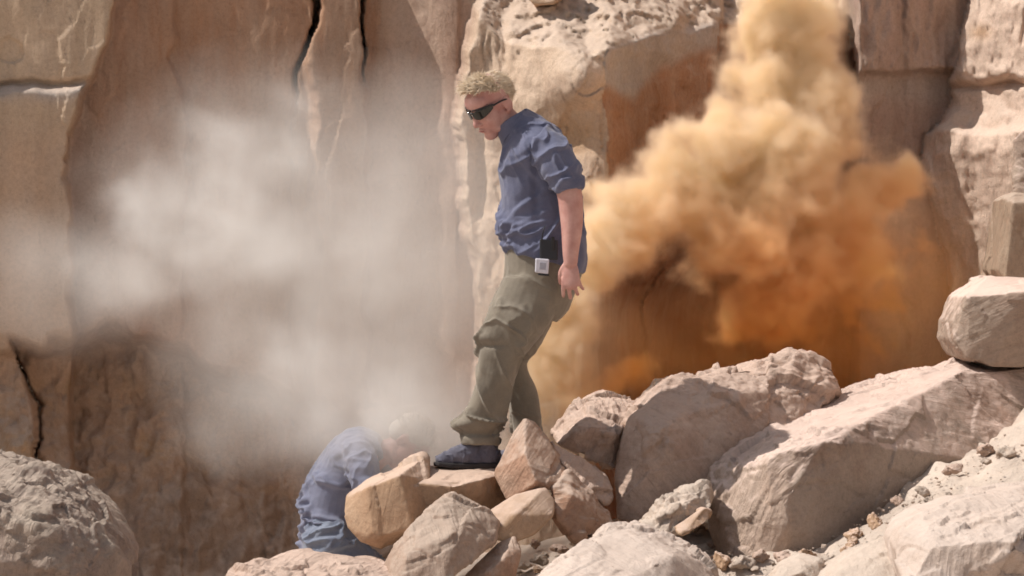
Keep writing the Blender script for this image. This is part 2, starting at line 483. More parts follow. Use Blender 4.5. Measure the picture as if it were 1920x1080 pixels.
# ------------------------------------------------------------------ ground: a pit on the left, a talus ridge on the right
def ground_z(x, y):
    x = np.asarray(x, float); y = np.asarray(y, float)
    rid = np.interp(x, [-9, -2.4, -1.2, -0.5, 0.2, 0.9, 1.35, 1.75, 2.15, 3.2, 6, 9], [-1.2, -1.15, -0.95, -0.75, -0.50, -0.38, -0.34, -0.10, 0.06, 0.62, 1.5, 1.7])
    crest = np.interp(x, [-9, 0, 1, 2.5, 9], [-0.2, -0.2, -0.6, -0.9, -1.6])
    fall = np.maximum(crest - y, 0)
    z = rid - np.minimum(fall * 0.62, np.maximum(rid + 1.25, 0)) 
    return z
def build_ground():
    xs = np.concatenate((np.arange(-60, -4, 3.5), np.arange(-4, 4.2, 0.022), np.arange(4.4, 60, 3.5)))
    ys = np.concatenate((np.arange(-60, -3.4, 3.0), np.arange(-3.2, 1.4, 0.028), np.arange(1.5, 4.8, 0.15), [12.0, 30, 60]))
    X, Y = np.meshgrid(xs, ys)
    sh = X.shape
    x, y = X.ravel(), Y.ravel()
    z = ground_z(x, y)
    P = np.stack((x, y, z), 1)
    near = ((np.abs(x) < 4.1) & (y > -3.2) & (y < 1.45)).astype(float)
    z = z + 0.05 * fbm(P * 1.8, 71, 5)
    d1, d2, idv = cells(P * np.array((13, 13, 13)), 73)
    e1, e2, _ = cells(P * 34, 75)
    z = z + near * (0.034 * (0.7 - d1) * (idv > 0.35) + 0.012 * (0.7 - e1) + 0.022 * fbm(P * 9, 77, 5))
    P[:, 2] = z
    nr, nc = sh
    idx = np.arange(nr * nc).reshape(nr, nc)
    F = np.stack((idx[:-1, :-1], idx[:-1, 1:], idx[1:, 1:], idx[1:, :-1]), -1).reshape(-1, 4)
    o = mesh_obj('ground', P, F, M['gravel'])
    tag(o, kind='structure')
build_ground()

# ------------------------------------------------------------------ rocks
def hull(pts):
    bm = bmesh.new()
    for p in pts: bm.verts.new(p)
    bmesh.ops.convex_hull(bm, input=bm.verts[:])
    bmesh.ops.delete(bm, geom=[v for v in bm.verts if not v.link_faces], context='VERTS')
    bmesh.ops.dissolve_limit(bm, angle_limit=R(4), verts=bm.verts[:], edges=bm.edges[:])
    bm.verts.index_update()
    V = [tuple(v.co) for v in bm.verts]
    F = [tuple(v.index for v in f.verts) for f in bm.faces]
    bm.free()
    return V, F

def chipped(pts, seed, n=26, lo=0.92, hi=0.985):
    rnd = random.Random(seed)
    bm = bmesh.new()
    for p in pts: bm.verts.new(p)
    bmesh.ops.convex_hull(bm, input=bm.verts[:])
    bmesh.ops.delete(bm, geom=[v for v in bm.verts if not v.link_faces], context='VERTS')
    c = sum((v.co for v in bm.verts), Vector()) / len(bm.verts)
    for k in range(n):
        d = Vector((rnd.gauss(0, 1), rnd.gauss(-0.5, 0.8), rnd.gauss(0.15, 0.9))).normalized()
        ext = max((v.co - c).dot(d) for v in bm.verts)
        bmesh.ops.bisect_plane(bm, geom=bm.verts[:] + bm.edges[:] + bm.faces[:], plane_co=c + d * ext * rnd.uniform(lo, hi), plane_no=d, clear_outer=True)
        q = [v.co.copy() for v in bm.verts]
        bm.free(); bm = bmesh.new()
        for p in q: bm.verts.new(p)
        bmesh.ops.convex_hull(bm, input=bm.verts[:])
        bmesh.ops.delete(bm, geom=[v for v in bm.verts if not v.link_faces], context='VERTS')
    q = [v.co.copy() for v in bm.verts]
    bm.free()
    return q

def rock_shape(V, N, seed, amp=1.0, strata=(1, 1, 1), size=1.0):
    k = 1.0 / size
    st = np.array(strata)
    wp = V + 0.025 * size * np.stack([fbm(V * 4 * k, seed + 40 + i, 3) for i in range(3)], 1)
    m = sstep(-0.25, 0.35, fbm(V * 2.1 * k, seed + 50, 2))           # where the skin is rough
    d = 0.010 * fbm(V * 2.4 * k, seed, 3)
    d += 0.040 * facet(wp * st * 3.3 * k, seed + 3, 0.9) * (0.35 + 0.65 * m)
    d += 0.016 * facet(wp * st * 9 * k, seed + 23, 0.9) * m
    d += (0.003 + 0.008 * m) * fbm(V * st * 15 * k, seed + 5, 4)
    d += (0.0015 + 0.003 * m) * fbm(V * st * 48 * k, seed + 9, 3)
    return V + N * (d * amp * size)[:, None]

ROCKS = {}
def rock(key, label, hulls, mat, seed, vox=0.0075, amp=1.0, depth=0.4, strata=(1, 1, 1), size=1.0, bevel=0.003, name='boulder', cat='rock', shrink=0.82, chips=7):
    """each hull: list of (px, py, Y) corners seen from the front; the back is the same outline pushed in"""
    AV, AF = [], []
    for h in hulls:
        dp = depth
        pts = [W(*p) for p in h]
        c = sum(pts, Vector()) / len(pts)
        ymax = max(p.y for p in pts)
        for p in list(pts):
            q = c + (p - c) * shrink
            q.y = ymax + dp * (0.75 + 0.25 * math.sin(seed + p.x * 9))
            pts.append(q)
        V, F = hull(chipped(pts, seed, chips))
        n = len(AV)
        AV += V
        AF += [tuple(i + n for i in f) for f in F]
    V, F, N = remesh(AV, AF, vox, bevel=bevel, smooth=0)
    V = rock_shape(V, N, seed, amp, strata, size)
    c = V.mean(0)
    org = (float(c[0]), float(c[1]), float(V[:, 2].min()))
    o = mesh_obj(name, V, F, mat, origin=org)
    tag(o, label, cat)
    ROCKS[key] = o
    return o

rock('left', 'big dark lichen-speckled boulder at the lower left corner', [[(-120, 850, -1.2), (0, 858, -1.3), (60, 872, -1.35), (122, 912, -1.45), (180, 968, -1.5), (226, 1030, -1.55), (247, 1065, -1.5), (242, 1120, -1.5), (-120, 1200, -1.9), (60, 990, -1.85), (-100, 930, -1.8), (130, 1110, -1.85)]], M['lichen'], 11, depth=0.5, vox=0.0085)
rock('flat', 'low flat pinkish rock along the bottom edge below the bent-over person', [[(420, 1110, -0.9), (440, 1078, -0.95), (512, 1046, -0.7), (560, 1034, -0.6), (640, 1048, -0.65), (722, 1060, -0.7), (775, 1090, -0.85), (770, 1150, -1.1), (560, 1150, -1.3), (600, 1082, -1.0)]], M['pink'], 12, depth=0.3)
rock('greyfront', 'smooth grey boulder leaning in front of the stone the man stands on', [[(716, 1060, -0.70), (742, 1022, -0.72), (772, 984, -0.70), (826, 932, -0.62), (850, 924, -0.58), (905, 955, -0.60), (932, 980, -0.62), (926, 1018, -0.72), (880, 1058, -0.85), (830, 1096, -0.95), (740, 1120, -1.0), (850, 1000, -0.84), (765, 1045, -0.9)]], M['grey'], 13, depth=0.22, amp=0.4)
rock('oval', 'rounded smooth tan boulder beside the bent-over person', [[(646, 962, -0.30), (652, 930, -0.28), (690, 903, -0.22), (745, 874, -0.2), (800, 850, -0.1), (806, 900, -0.26), (812, 970, -0.3), (770, 1010, -0.38), (715, 1032, -0.36), (676, 1018, -0.35), (652, 990, -0.32), (688, 915, -0.40), (700, 1010, -0.44), (750, 890, -0.42), (775, 990, -0.45)]], M['tan'], 14, depth=0.30, amp=0.45)
rock('step', 'tan stone with a flat pale top under the boot of the standing man', [[(776, 906, -0.34), (800, 872, -0.05), (862, 866, 0.05), (935, 866, 0.06), (905, 898, -0.30), (850, 912, -0.36), (955, 884, -0.02), (950, 950, -0.1), (900, 985, -0.25), (800, 990, -0.32)]], M['tan'], 15, depth=0.25, amp=0.4, chips=2)
rock('pointed', 'pointed reddish rock standing up right behind the boot', [[(984, 784, -0.16), (1002, 792, -0.14), (1042, 838, -0.12), (1072, 878, -0.10), (1066, 905, -0.26), (1035, 918, -0.34), (948, 938, -0.34), (928, 890, -0.26), (948, 850, -0.22), (964, 812, -0.18), (985, 860, -0.36), (1005, 905, -0.42)]], M['red'], 16, depth=0.2, amp=0.8)
rock('plank', 'long thin slab of rock sloping down right from the pointed rock', [[(1030, 826, -0.05), (1062, 842, -0.05), (1090, 858, -0.05), (1142, 905, -0.08), (1150, 935, -0.12), (1134, 952, -0.2), (1104, 925, -0.22), (1052, 868, -0.18)]], M['pink'], 17, depth=0.12, amp=0.6, size=0.7)
rock('wedge', 'brown wedge of rock below the sloping slab, with smooth sides', [[(1036, 912, -0.34), (1066, 884, -0.24), (1110, 925, -0.22), (1148, 962, -0.22), (1156, 985, -0.25), (1130, 1002, -0.35), (1080, 1012, -0.40), (1044, 972, -0.42), (1075, 930, -0.40)]], M['red'], 18, depth=0.15, amp=0.55)
rock('flattan', 'tan slab with one straight pale edge between grey boulder and brown wedge', [[(912, 962, -0.52), (965, 928, -0.46), (1024, 914, -0.44), (1040, 938, -0.46), (1038, 966, -0.52), (1000, 1004, -0.58), (960, 1018, -0.62), (915, 1010, -0.62), (965, 965, -0.60)]], M['tan'], 19, depth=0.14, amp=0.5)
rock('redlow', 'dark reddish rock low at the bottom edge right of the grey boulder', [[(860, 1092, -0.72), (900, 1050, -0.68), (936, 1016, -0.62), (968, 1004, -0.62), (980, 1026, -0.66), (968, 1085, -0.75), (930, 1120, -0.8), (870, 1120, -0.8), (940, 1050, -0.76)]], M['red'], 20, depth=0.15, amp=0.8)
rock('behind', 'blocky pink boulder behind the sloping slab at the edge of the orange smoke', [[(1034, 812, 0.35), (1068, 770, 0.4), (1120, 742, 0.5), (1200, 750, 0.5), (1205, 800, 0.3), (1150, 882, 0.2), (1105, 862, 0.16), (1044, 836, 0.2), (1100, 800, 0.12), (1160, 815, 0.15)]], M['pink'], 21, depth=0.3, amp=0.9)
rock('bigblock', 'large slanting pink block with a rough top in front of the orange smoke', [[(1150, 905, 0.10), (1158, 850, 0.12), (1180, 775, 0.2), (1240, 718, 0.3), (1340, 690, 0.45), (1420, 676, 0.5), (1524, 654, 0.6), (1552, 672, 0.6), (1566, 712, 0.55), (1560, 746, 0.45), (1470, 830, 0.2), (1340, 930, 0.0), (1200, 978, -0.05), (1160, 975, -0.02), (1220, 800, 0.0), (1400, 745, 0.25), (1500, 720, 0.38)]], M['pink'], 22, depth=0.45, vox=0.0085, amp=1.0)
rock('huge', 'huge boulder with pale sunlit top and shaded brown face at the right', [[(1320, 935, -0.10), (1334, 880, -0.02), (1362, 848, 0.05), (1440, 800, 0.25), (1560, 750, 0.5), (1800, 672, 0.9), (1930, 674, 1.2), (2100, 690, 1.3), (2100, 900, 0.6), (1620, 1050, -0.15), (1520, 1078, -0.38), (1400, 1070, -0.42), (1344, 1035, -0.25), (1326, 980, -0.12), (1474, 852, -0.52), (1482, 1050, -0.50), (1560, 826, -0.40), (1650, 775, -0.1), (1800, 700, 0.4), (1930, 692, 0.7)]], M['stained_shaded'], 23, depth=0.5, vox=0.0095, amp=0.8)
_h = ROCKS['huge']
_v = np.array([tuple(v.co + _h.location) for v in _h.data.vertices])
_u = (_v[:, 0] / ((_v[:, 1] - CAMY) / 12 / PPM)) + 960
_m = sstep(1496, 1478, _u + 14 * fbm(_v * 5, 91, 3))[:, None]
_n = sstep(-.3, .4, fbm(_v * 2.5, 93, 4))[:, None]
set_attr(_h, 'tint', np.array((0.47, 0.35, 0.28)) * _m + (1 - _m) * (np.array((0.24, 0.165, 0.13)) * _n + (1 - _n) * np.array((0.32, 0.26, 0.22))))  # lit left end and shaded front put into the tint, mottled with staining
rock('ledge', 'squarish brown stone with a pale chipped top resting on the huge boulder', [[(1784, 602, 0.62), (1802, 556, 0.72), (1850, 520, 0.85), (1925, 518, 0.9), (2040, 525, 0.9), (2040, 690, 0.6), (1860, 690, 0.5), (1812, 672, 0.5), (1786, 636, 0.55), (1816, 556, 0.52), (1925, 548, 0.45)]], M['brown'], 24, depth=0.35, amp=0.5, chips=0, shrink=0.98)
rock('upper', 'olive brown stone block stacked above the squarish stone at the right edge', [[(1870, 505, 0.95), (1884, 372, 1.0), (1902, 360, 1.02), (2020, 372, 1.0), (2020, 534, 0.85), (1885, 522, 0.88), (1900, 380, 0.85)]], M['olive'], 25, depth=0.35, amp=0.5, chips=0, shrink=0.98)
rock('top', 'brown stone topmost of the pile at the right edge', [[(1902, 262, 1.35), (1925, 240, 1.35), (2040, 236, 1.3), (2040, 372, 1.2), (1906, 368, 1.25)]], M['brown'], 26, depth=0.3, amp=0.5)
rock('front', 'pale sunlit boulder with dark pits at the bottom centre', [[(990, 1110, -1.30), (1018, 1078, -1.30), (1076, 1030, -1.20), (1138, 984, -1.05), (1166, 976, -1.0), (1222, 990, -0.98), (1292, 1012, -1.0), (1330, 1050, -1.08), (1350, 1110, -1.2), (1262, 1042, -1.28), (1240, 1140, -1.5), (1060, 1150, -1.7)]], M['pale'], 27, depth=0.25, amp=0.7)
rock('frontright', 'very pale smooth boulder at the bottom right corner', [[(1676, 1030, -1.75), (1690, 1000, -1.7), (1730, 965, -1.62), (1800, 930, -1.5), (1925, 902, -1.35), (2060, 890, -1.3), (2060, 1120, -1.9), (1700, 1120, -2.0), (1760, 1030, -2.0), (1900, 1020, -2.05)]], M['pale'], 28, depth=0.3, amp=0.8)
rock('overhead', 'rounded tan rock jutting out at the very top of the picture', [[(982, -60, 2.3), (988, -6, 2.25), (1002, 8, 2.2), (1040, 6, 2.2), (1060, -8, 2.25), (1072, -60, 2.3)]], M['tan'], 29, depth=0.3, amp=0.5)


rock('crumbly', 'crumbly yellowish rock wedged between the slanting block and the huge boulder', [[(1198, 988, -0.42), (1232, 940, -0.36), (1290, 926, -0.32), (1326, 905, -0.30), (1335, 950, -0.36), (1296, 990, -0.45), (1248, 1010, -0.5), (1262, 955, -0.48)]], M['gravel'], 31, depth=0.18, amp=1.3, size=0.8)
rock('sliver', 'thin flat sliver of tan rock propped under the left end of the huge boulder', [[(1262, 990, -0.52), (1322, 950, -0.48), (1338, 958, -0.48), (1336, 972, -0.5), (1300, 996, -0.56), (1276, 1003, -0.58)]], M['tan'], 32, depth=0.1, amp=0.4, vox=0.007)
rock('mid', 'low tan rock at the bottom edge between pale boulder and white boulder', [[(1440, 1100, -1.2), (1462, 1062, -1.1), (1500, 1040, -1.05), (1540, 1048, -1.08), (1556, 1100, -1.2), (1500, 1075, -1.25)]], M['gravel'], 34, depth=0.2, amp=0.9, size=0.8)
rock('mid2', 'broad dusty slab breaking out of the bank at the bottom edge', [[(1530, 1110, -1.5), (1560, 1072, -1.35), (1620, 1030, -1.25), (1690, 1000, -1.2), (1720, 1040, -1.4), (1700, 1110, -1.6)]], M['gravel'], 35, depth=0.3, amp=1.0)
rock('toe', 'brownish chunk in the shade under the slanting pink block', [[(1085, 1010, -0.3), (1150, 985, -0.2), (1215, 985, -0.2), (1240, 1015, -0.3), (1200, 1050, -0.4), (1110, 1050, -0.45)]], M['red'], 33, depth=0.25, amp=1.0)

def ground_hit(px, py):
    """where the line of sight through a pixel meets the ground"""
    y = -4.0
    while y < 3.0:
        p = W(px, py, y)
        if p.z < float(ground_z(p.x, p.y)): return p
        y += 0.02
    return None
def stone_mesh(name, seed, sub, rad, mat):
    rnd = random.Random(seed)
    sc = (rnd.uniform(.8, 1.3), rnd.uniform(.7, 1.1), rnd.uniform(.45, .75))
    pts = []
    for _ in range(13):
        d = Vector((rnd.gauss(0, 1), rnd.gauss(0, 1), rnd.gauss(0, 1))).normalized()
        pts.append(Vector((d.x * sc[0], d.y * sc[1], d.z * sc[2])) * rad)
    V, F = hull(pts)
    if sub:
        V, F, N = remesh(V, F, rad * 0.085, bevel=rad * 0.05)
        k = 0.09 / rad
        V = V + N * (rad * (0.16 * facet(V * 24 * k, seed, .9) + 0.05 * fbm(V * 60 * k, seed + 1, 3)))[:, None]
    return V, F
protos = []
srnd = random.Random(77)
mats = [M['tan'], M['pink'], M['gravel'], M['pink'], M['pink'], M['gravel'], M['gravel'], M['tan']]
for k in range(8):
    V, F = stone_mesh('loose_stone', 500 + k, True, 0.09, mats[k])
    me = bpy.data.meshes.new('loose_stone')
    me.from_pydata([tuple(v) for v in V], [], [tuple(int(i) for i in f) for f in F])
    me.polygons.foreach_set('use_smooth', [True] * len(me.polygons))
    me.materials.append(mats[k]); me.update()
    protos.append(me)
spots = [(1352, 1058, .055), (1392, 1070, .06), (1428, 1052, .05), (1470, 1068, .075), (1512, 1052, .05), (1560, 1066, .05), (1012, 1056, .05), (1046, 1040, .055), (1080, 1028, .06), (1116, 1022, .045),
         (1000, 1024, .04), (985, 1068, .05), (700, 1042, .035), (716, 1052, .03), (688, 1050, .03), (1310, 1002, .05), (1600, 1010, .045), (1640, 985, .05), (1680, 945, .04), (1730, 930, .05), (1790, 890, .055), (1850, 850, .05), (1890, 860, .06), (1640, 1050, .07),
         (1590, 1048, .045), (1530, 1078, .06), (1655, 1020, .04), (1335, 1030, .04), (1060, 1068, .04), (1030, 1074, .035)]
for k in range(12):
    t = srnd.random()
    spots.append((1540 + 380 * t + srnd.uniform(-20, 60), 1075 - 250 * t + srnd.uniform(-30, 70), srnd.uniform(.012, .034)))
for k in range(26):
    spots.append((srnd.uniform(960, 1500), srnd.uniform(1020, 1078), srnd.uniform(.015, .032)))
for (px, py, r) in spots:
    p = ground_hit(px, py)
    if p is None: continue
    o = bpy.data.objects.new('loose_stone', srnd.choice(protos))
    COL.objects.link(o)
    z = float(ground_z(p.x, p.y))
    o.location = (p.x, p.y, z + r * 0.28)
    o.rotation_euler = (srnd.uniform(-.3, .3), srnd.uniform(-.5, .1), srnd.uniform(0, 6.28))
    k = r / 0.09
    o.scale = (k, k, k)
    tag(o, 'small loose angular stone lying on the gravel among the boulders', 'stone', 'loose stones on the gravel slope')
# gravel too small and dense to count
gV, gF = [], []
tiny = [stone_mesh('g', 600 + k, False, 1.0, None) for k in range(10)]
grn = random.Random(5)
for k in range(2600):
    x = grn.uniform(-0.6, 3.0); y = grn.uniform(-2.0, 0.3)
    if x < .6 and grn.random() < .4: continue
    r = 0.004 + 0.011 * grn.random() ** 4
    v, f = grn.choice(tiny)
    A = Matrix.Rotation(grn.uniform(0, 6.28), 3, 'Z') @ Matrix.Rotation(grn.uniform(-.6, .6), 3, 'X')
    c = Vector((x, y, float(ground_z(x, y)) + grn.uniform(-.015, .022)))
    n = len(gV)
    gV += [tuple(c + A @ (Vector(q) * r)) for q in v]; gF += [tuple(i + n for i in q) for q in f]
gr = mesh_obj('gravel', gV, gF, M['gravel'], smooth=False)
tag(gr, 'loose tan gravel covering the slope between the boulders', 'gravel', kind='stuff')

# ------------------------------------------------------------------ cloth, skin and other plain materials
def cloth(name, c1, c2, rough=0.85, scale=1.0, weave=260, sheen=0.2, mottling=0.5):
    m, nt, bs = mat_new(name)
    tc = nd(nt, 'ShaderNodeTexCoord')
    v = tc.outputs['Object']
    a = ramp(nt, noise(nt, v, 9 * scale, 5, 0.6), [(0.3, c1), (0.7, c2)])
    g = noise(nt, v, weave, 2, 0.6)
    b = mixc(nt, mottling, a, ramp(nt, g, [(0.3, (0.8, 0.8, 0.8)), (0.7, (1.15, 1.15, 1.15))]), 'MULTIPLY')
    nt.links.new(b, bs.inputs['Base Color'])
    bs.inputs['Roughness'].default_value = rough
    bs.inputs['Specular IOR Level'].default_value = 0.2
    bs.inputs['Sheen Weight'].default_value = sheen
    h = math_n(nt, 'ADD', math_n(nt, 'MULTIPLY', noise(nt, v, 26, 4, 0.6, 0.8), 1.0), math_n(nt, 'MULTIPLY', g, 0.08))
    bp = nd(nt, 'ShaderNodeBump'); bp.inputs['Strength'].default_value = 0.25; bp.inputs['Distance'].default_value = 0.008
    nt.links.new(h, bp.inputs['Height']); nt.links.new(bp.outputs[0], bs.inputs['Normal'])
    return m
M['shirt'] = cloth('blue_shirt_cloth', (0.10, 0.107, 0.17), (0.145, 0.153, 0.23))
M['trousers'] = cloth('olive_trouser_cloth', (0.175, 0.148, 0.115), (0.24, 0.205, 0.16))
M['denim'] = cloth('pale_blue_denim', (0.16, 0.18, 0.25), (0.24, 0.27, 0.34))
M['lavender'] = cloth('faded_blue_cloth', (0.19, 0.20, 0.28), (0.26, 0.27, 0.36))
M['boot'] = cloth('grey_blue_suede', (0.085, 0.085, 0.12), (0.15, 0.14, 0.17), weave=120)
M['rubber'] = cloth('dark_rubber', (0.03, 0.028, 0.03), (0.06, 0.05, 0.05), sheen=0.0)
def skin_mat():
    m, nt, bs = mat_new('skin')
    v = nd(nt, 'ShaderNodeTexCoord').outputs['Object']
    c = ramp(nt, noise(nt, v, 14, 4, 0.6), [(0.3, (0.44, 0.20, 0.17)), (0.7, (0.60, 0.35, 0.30))])
    nt.links.new(c, bs.inputs['Base Color'])
    bs.inputs['Roughness'].default_value = 0.55
    bs.inputs['Subsurface Weight'].default_value = 0.08
    bs.inputs['Subsurface Radius'].default_value = (0.012, 0.005, 0.003)
    bp = nd(nt, 'ShaderNodeBump'); bp.inputs['Strength'].default_value = 0.15; bp.inputs['Distance'].default_value = 0.004
    nt.links.new(noise(nt, v, 120, 4, 0.6), bp.inputs['Height']); nt.links.new(bp.outputs[0], bs.inputs['Normal'])
    return m
M['skin'] = skin_mat()
def plain(name, c, rough=0.5, spec=0.5, metal=0.0):
    m, nt, bs = mat_new(name)
    v = nd(nt, 'ShaderNodeTexCoord').outputs['Object']
    k = mixc(nt, 0.35, c, ramp(nt, noise(nt, v, 60, 3), [(0.3, tuple(x * .75 for x in c)), (0.7, tuple(min(1, x * 1.2) for x in c))]))
    nt.links.new(k, bs.inputs['Base Color'])
    bs.inputs['Roughness'].default_value = rough; bs.inputs['Specular IOR Level'].default_value = spec; bs.inputs['Metallic'].default_value = metal
    return m
M['lens'] = plain('dark_lens', (0.012, 0.012, 0.010), 0.08, 0.6)
M['frame'] = plain('black_frame', (0.02, 0.016, 0.016), 0.3)
M['black'] = plain('black_plastic', (0.018, 0.018, 0.024), 0.45)
M['white'] = plain('white_plastic', (0.62, 0.60, 0.66), 0.4)
M['greylabel'] = plain('grey_label', (0.36, 0.35, 0.40), 0.6)
M['lip'] = plain('lip_skin', (0.40, 0.13, 0.11), 0.5)
M['hair'] = plain('blond_hair', (0.80, 0.66, 0.50), 0.65, 0.2)
M['fairhair'] = plain('fair_hair', (0.58, 0.51, 0.44), 0.8, 0.1)

# ------------------------------------------------------------------ body building
def rings(secs, n=28, power=2.2):
    """closed tube through rings: (centre Vector, e1 Vector, e2 Vector)"""
    V, F = [], []
    for (c, e1, e2) in secs:
        for k in range(n):
            t = 2 * math.pi * k / n
            a, b = math.cos(t), math.sin(t)
            a = math.copysign(abs(a) ** (2 / power), a); b = math.copysign(abs(b) ** (2 / power), b)
            V.append(tuple(c + e1 * a + e2 * b))
    m = len(secs)
    for i in range(m - 1):
        for k in range(n):
            F.append((i * n + k, i * n + (k + 1) % n, (i + 1) * n + (k + 1) % n, (i + 1) * n + k))
    F.append(tuple(range(n))[::-1]); F.append(tuple((m - 1) * n + k for k in range(n)))
    return V, F

def subdiv_secs(secs, k=4):
    """smooth (Catmull-Rom) interpolation of number tuples"""
    A = np.array(secs, float)
    out = []
    for i in range(len(A) - 1):
        p0, p1, p2, p3 = A[max(i - 1, 0)], A[i], A[i + 1], A[min(i + 2, len(A) - 1)]
        for j in range(k):
            t = j / k
            out.append(0.5 * ((2 * p1) + (-p0 + p2) * t + (2 * p0 - 5 * p1 + 4 * p2 - p3) * t * t + (-p0 + 3 * p1 - 3 * p2 + p3) * t ** 3))
    out.append(A[-1])
    return out

def hloft(secs, power=2.2, k=4):
    """(px, py, Y, half width in px, half depth in m, tilt in degrees): level rings unless tilted"""
    L = []
    for (px, py, Y, a, b, tl) in subdiv_secs(secs, k):
        s = (Y - CAMY) / 12 / PPM
        L.append((W(px, py, Y), Vector((math.cos(R(tl)), 0, math.sin(R(tl)))) * a * s, Vector((0, b, 0))))
    return rings(L, power=power)

def limb(pts, k=4, n=20):
    """pts: (Vector-like x,y,z, radius[, flatten]) -> smooth tapered tube with round ends"""
    A = subdiv_secs([tuple(p[:4]) for p in pts], k)
    C = [Vector(a[:3]) for a in A]; r = [a[3] for a in A]
    L = []
    d0 = (C[1] - C[0]).normalized(); d1 = (C[-1] - C[-2]).normalized()
    for t in (0.98, 0.8, 0.45):
        L.append((C[0] - d0 * r[0] * t, r[0] * math.sqrt(1 - t * t), d0))
    for i, c in enumerate(C):
        d = (C[min(i + 1, len(C) - 1)] - C[max(i - 1, 0)]).normalized()
        L.append((c, r[i], d))
    for t in (0.45, 0.8, 0.98):
        L.append((C[-1] + d1 * r[-1] * t, r[-1] * math.sqrt(1 - t * t), d1))
    out = []
    ref = Vector((0, 1, 0)) if abs(d0.y) < 0.8 else Vector((1, 0, 0))
    for c, rr, d in L:
        e1 = d.cross(ref).normalized(); e2 = d.cross(e1).normalized()
        out.append((c, e1 * rr, e2 * rr))
    return rings(out, n=n, power=2.0)

def plimb(pts, **kw):
    return limb([(*W(px, py, Y), r) for (px, py, Y, r) in pts], **kw)

def ell(c, r, Mx=None, n=14):
    V, F = [], []
    c = Vector(c)
    for i in range(1, n):
        ph = math.pi * i / n
        for k in range(2 * n):
            t = math.pi * k / n
            p = Vector((math.sin(ph) * math.cos(t) * r[0], math.sin(ph) * math.sin(t) * r[1], math.cos(ph) * r[2]))
            if Mx is not None: p = Mx @ p
            V.append(tuple(c + p))
    m = 2 * n
    for i in range(n - 2):
        for k in range(m):
            F.append((i * m + k, (i + 1) * m + k, (i + 1) * m + (k + 1) % m, i * m + (k + 1) % m))
    F.append(tuple(range(m))); F.append(tuple((n - 2) * m + k for k in range(m))[::-1])
    return V, F

def join(*parts):
    V, F = [], []
    for v, f in parts:
        n = len(V)
        V += list(v); F += [tuple(i + n for i in q) for q in f]
    return V, F

def xf(part, Mx):
    return [tuple(Mx @ Vector(v)) for v in part[0]], part[1]

def folds(P, dirv, freq, seed, stretch=0.18):
    """ridged folds running along dirv"""
    d = np.array(Vector(dirv).normalized())
    al = P @ d
    Q = P - al[:, None] * d[None] * (1 - stretch)
    n = fbm(Q * freq, seed, 3, 0.4)
    r = np.clip(1 - 2.4 * np.abs(n), 0, 1)
    return r * r * 1.5 - 0.25 + 0.25 * n

def soft(part, vox, smooth=3):
    return remesh(part[0], part[1], vox, smooth=smooth)

# ---- head in its own frame: -X forward, Z up
def head_parts(neck=True):
    P = [ell((0.012, 0, 0.035), (0.098, 0.078, 0.088)), ell((-0.038, 0, -0.025), (0.055, 0.062, 0.085)),
         ell((-0.052, 0, 0.045), (0.045, 0.062, 0.045)),
         ell((-0.074, 0, 0.022), (0.018, 0.048, 0.013)), ell((-0.062, 0, -0.098), (0.030, 0.030, 0.022)),
         ell((-0.064, 0, -0.062), (0.030, 0.036, 0.03)), ell((-0.020, 0.035, -0.075), (0.045, 0.024, 0.028)), ell((-0.020, -0.035, -0.075), (0.045, 0.024, 0.028)),
         ell((-0.055, 0.035, -0.025), (0.030, 0.024, 0.026)), ell((-0.055, -0.035, -0.025), (0.030, 0.024, 0.026)),
         limb([(-0.083, 0, 0.018, 0.009), (-0.097, 0, -0.008, 0.010), (-0.107, 0, -0.026, 0.013)], n=12),
         ell((-0.096, 0.011, -0.032), (0.010, 0.009, 0.008)), ell((-0.096, -0.011, -0.032), (0.010, 0.009, 0.008)),
         ell((-0.093, 0, -0.057), (0.008, 0.021, 0.0045)), ell((-0.090, 0, -0.069), (0.008, 0.018, 0.0055))]
    for s in (1, -1):
        e = Matrix.Rotation(R(14 * s), 3, 'Z') @ Matrix.Rotation(R(-12), 3, 'Y')
        P += [ell((0.018, 0.078 * s, -0.008), (0.019, 0.007, 0.032), e), ell((0.026, 0.083 * s, 0.0), (0.011, 0.007, 0.026), e), ell((0.010, 0.078 * s, -0.034), (0.010, 0.006, 0.009), e)]
    if neck:
        P.append(limb([(0.03, 0, -0.03, 0.055), (0.045, 0, -0.09, 0.056), (0.075, 0, -0.15, 0.06)]))
    return P

def strands(Mx, rnd, n, length, rad, spread, wind, region):
    """tapered three-sided hairs rooted on the skull"""
    V, F = [], []
    while n > 0:
        th = rnd.uniform(0, 2 * math.pi); z = rnd.uniform(-0.35, 1)
        q = Vector((math.cos(th) * math.sqrt(max(0, 1 - z * z)), math.sin(th) * math.sqrt(max(0, 1 - z * z)), z))
        root = Vector((0.010 + q.x * 0.098, q.y * 0.079, 0.036 + q.z * 0.089))
        if not region(root): continue
        n -= 1
        d = (q * spread + wind(root) + Vector([rnd.gauss(0, .25) for _ in range(3)])).normalized()
        L = length * rnd.uniform(0.6, 1.25)
        bend = Vector([rnd.gauss(0, .3) for _ in range(3)]) * L * 0.5
        r = rad * rnd.uniform(0.7, 1.2)
        a = d.cross(Vector((.3, .2, 1))).normalized(); b = d.cross(a).normalized()
        base = len(V)
        for i, t in enumerate((0, .35, .7, 1.0)):
            c = root - q * 0.004 + d * L * t + bend * t * t - q * (0.35 * L * t * t)
            rr = r * (1, 0.95, .6, .08)[i]
            for k in range(3):
                u = 2 * math.pi * k / 3
                V.append(tuple(Mx @ (c + a * math.cos(u) * rr + b * math.sin(u) * rr)))
        for i in range(3):
            for k in range(3):
                F.append((base + i * 3 + k, base + i * 3 + (k + 1) % 3, base + i * 3 + 3 + (k + 1) % 3, base + i * 3 + 3 + k))
    return V, F

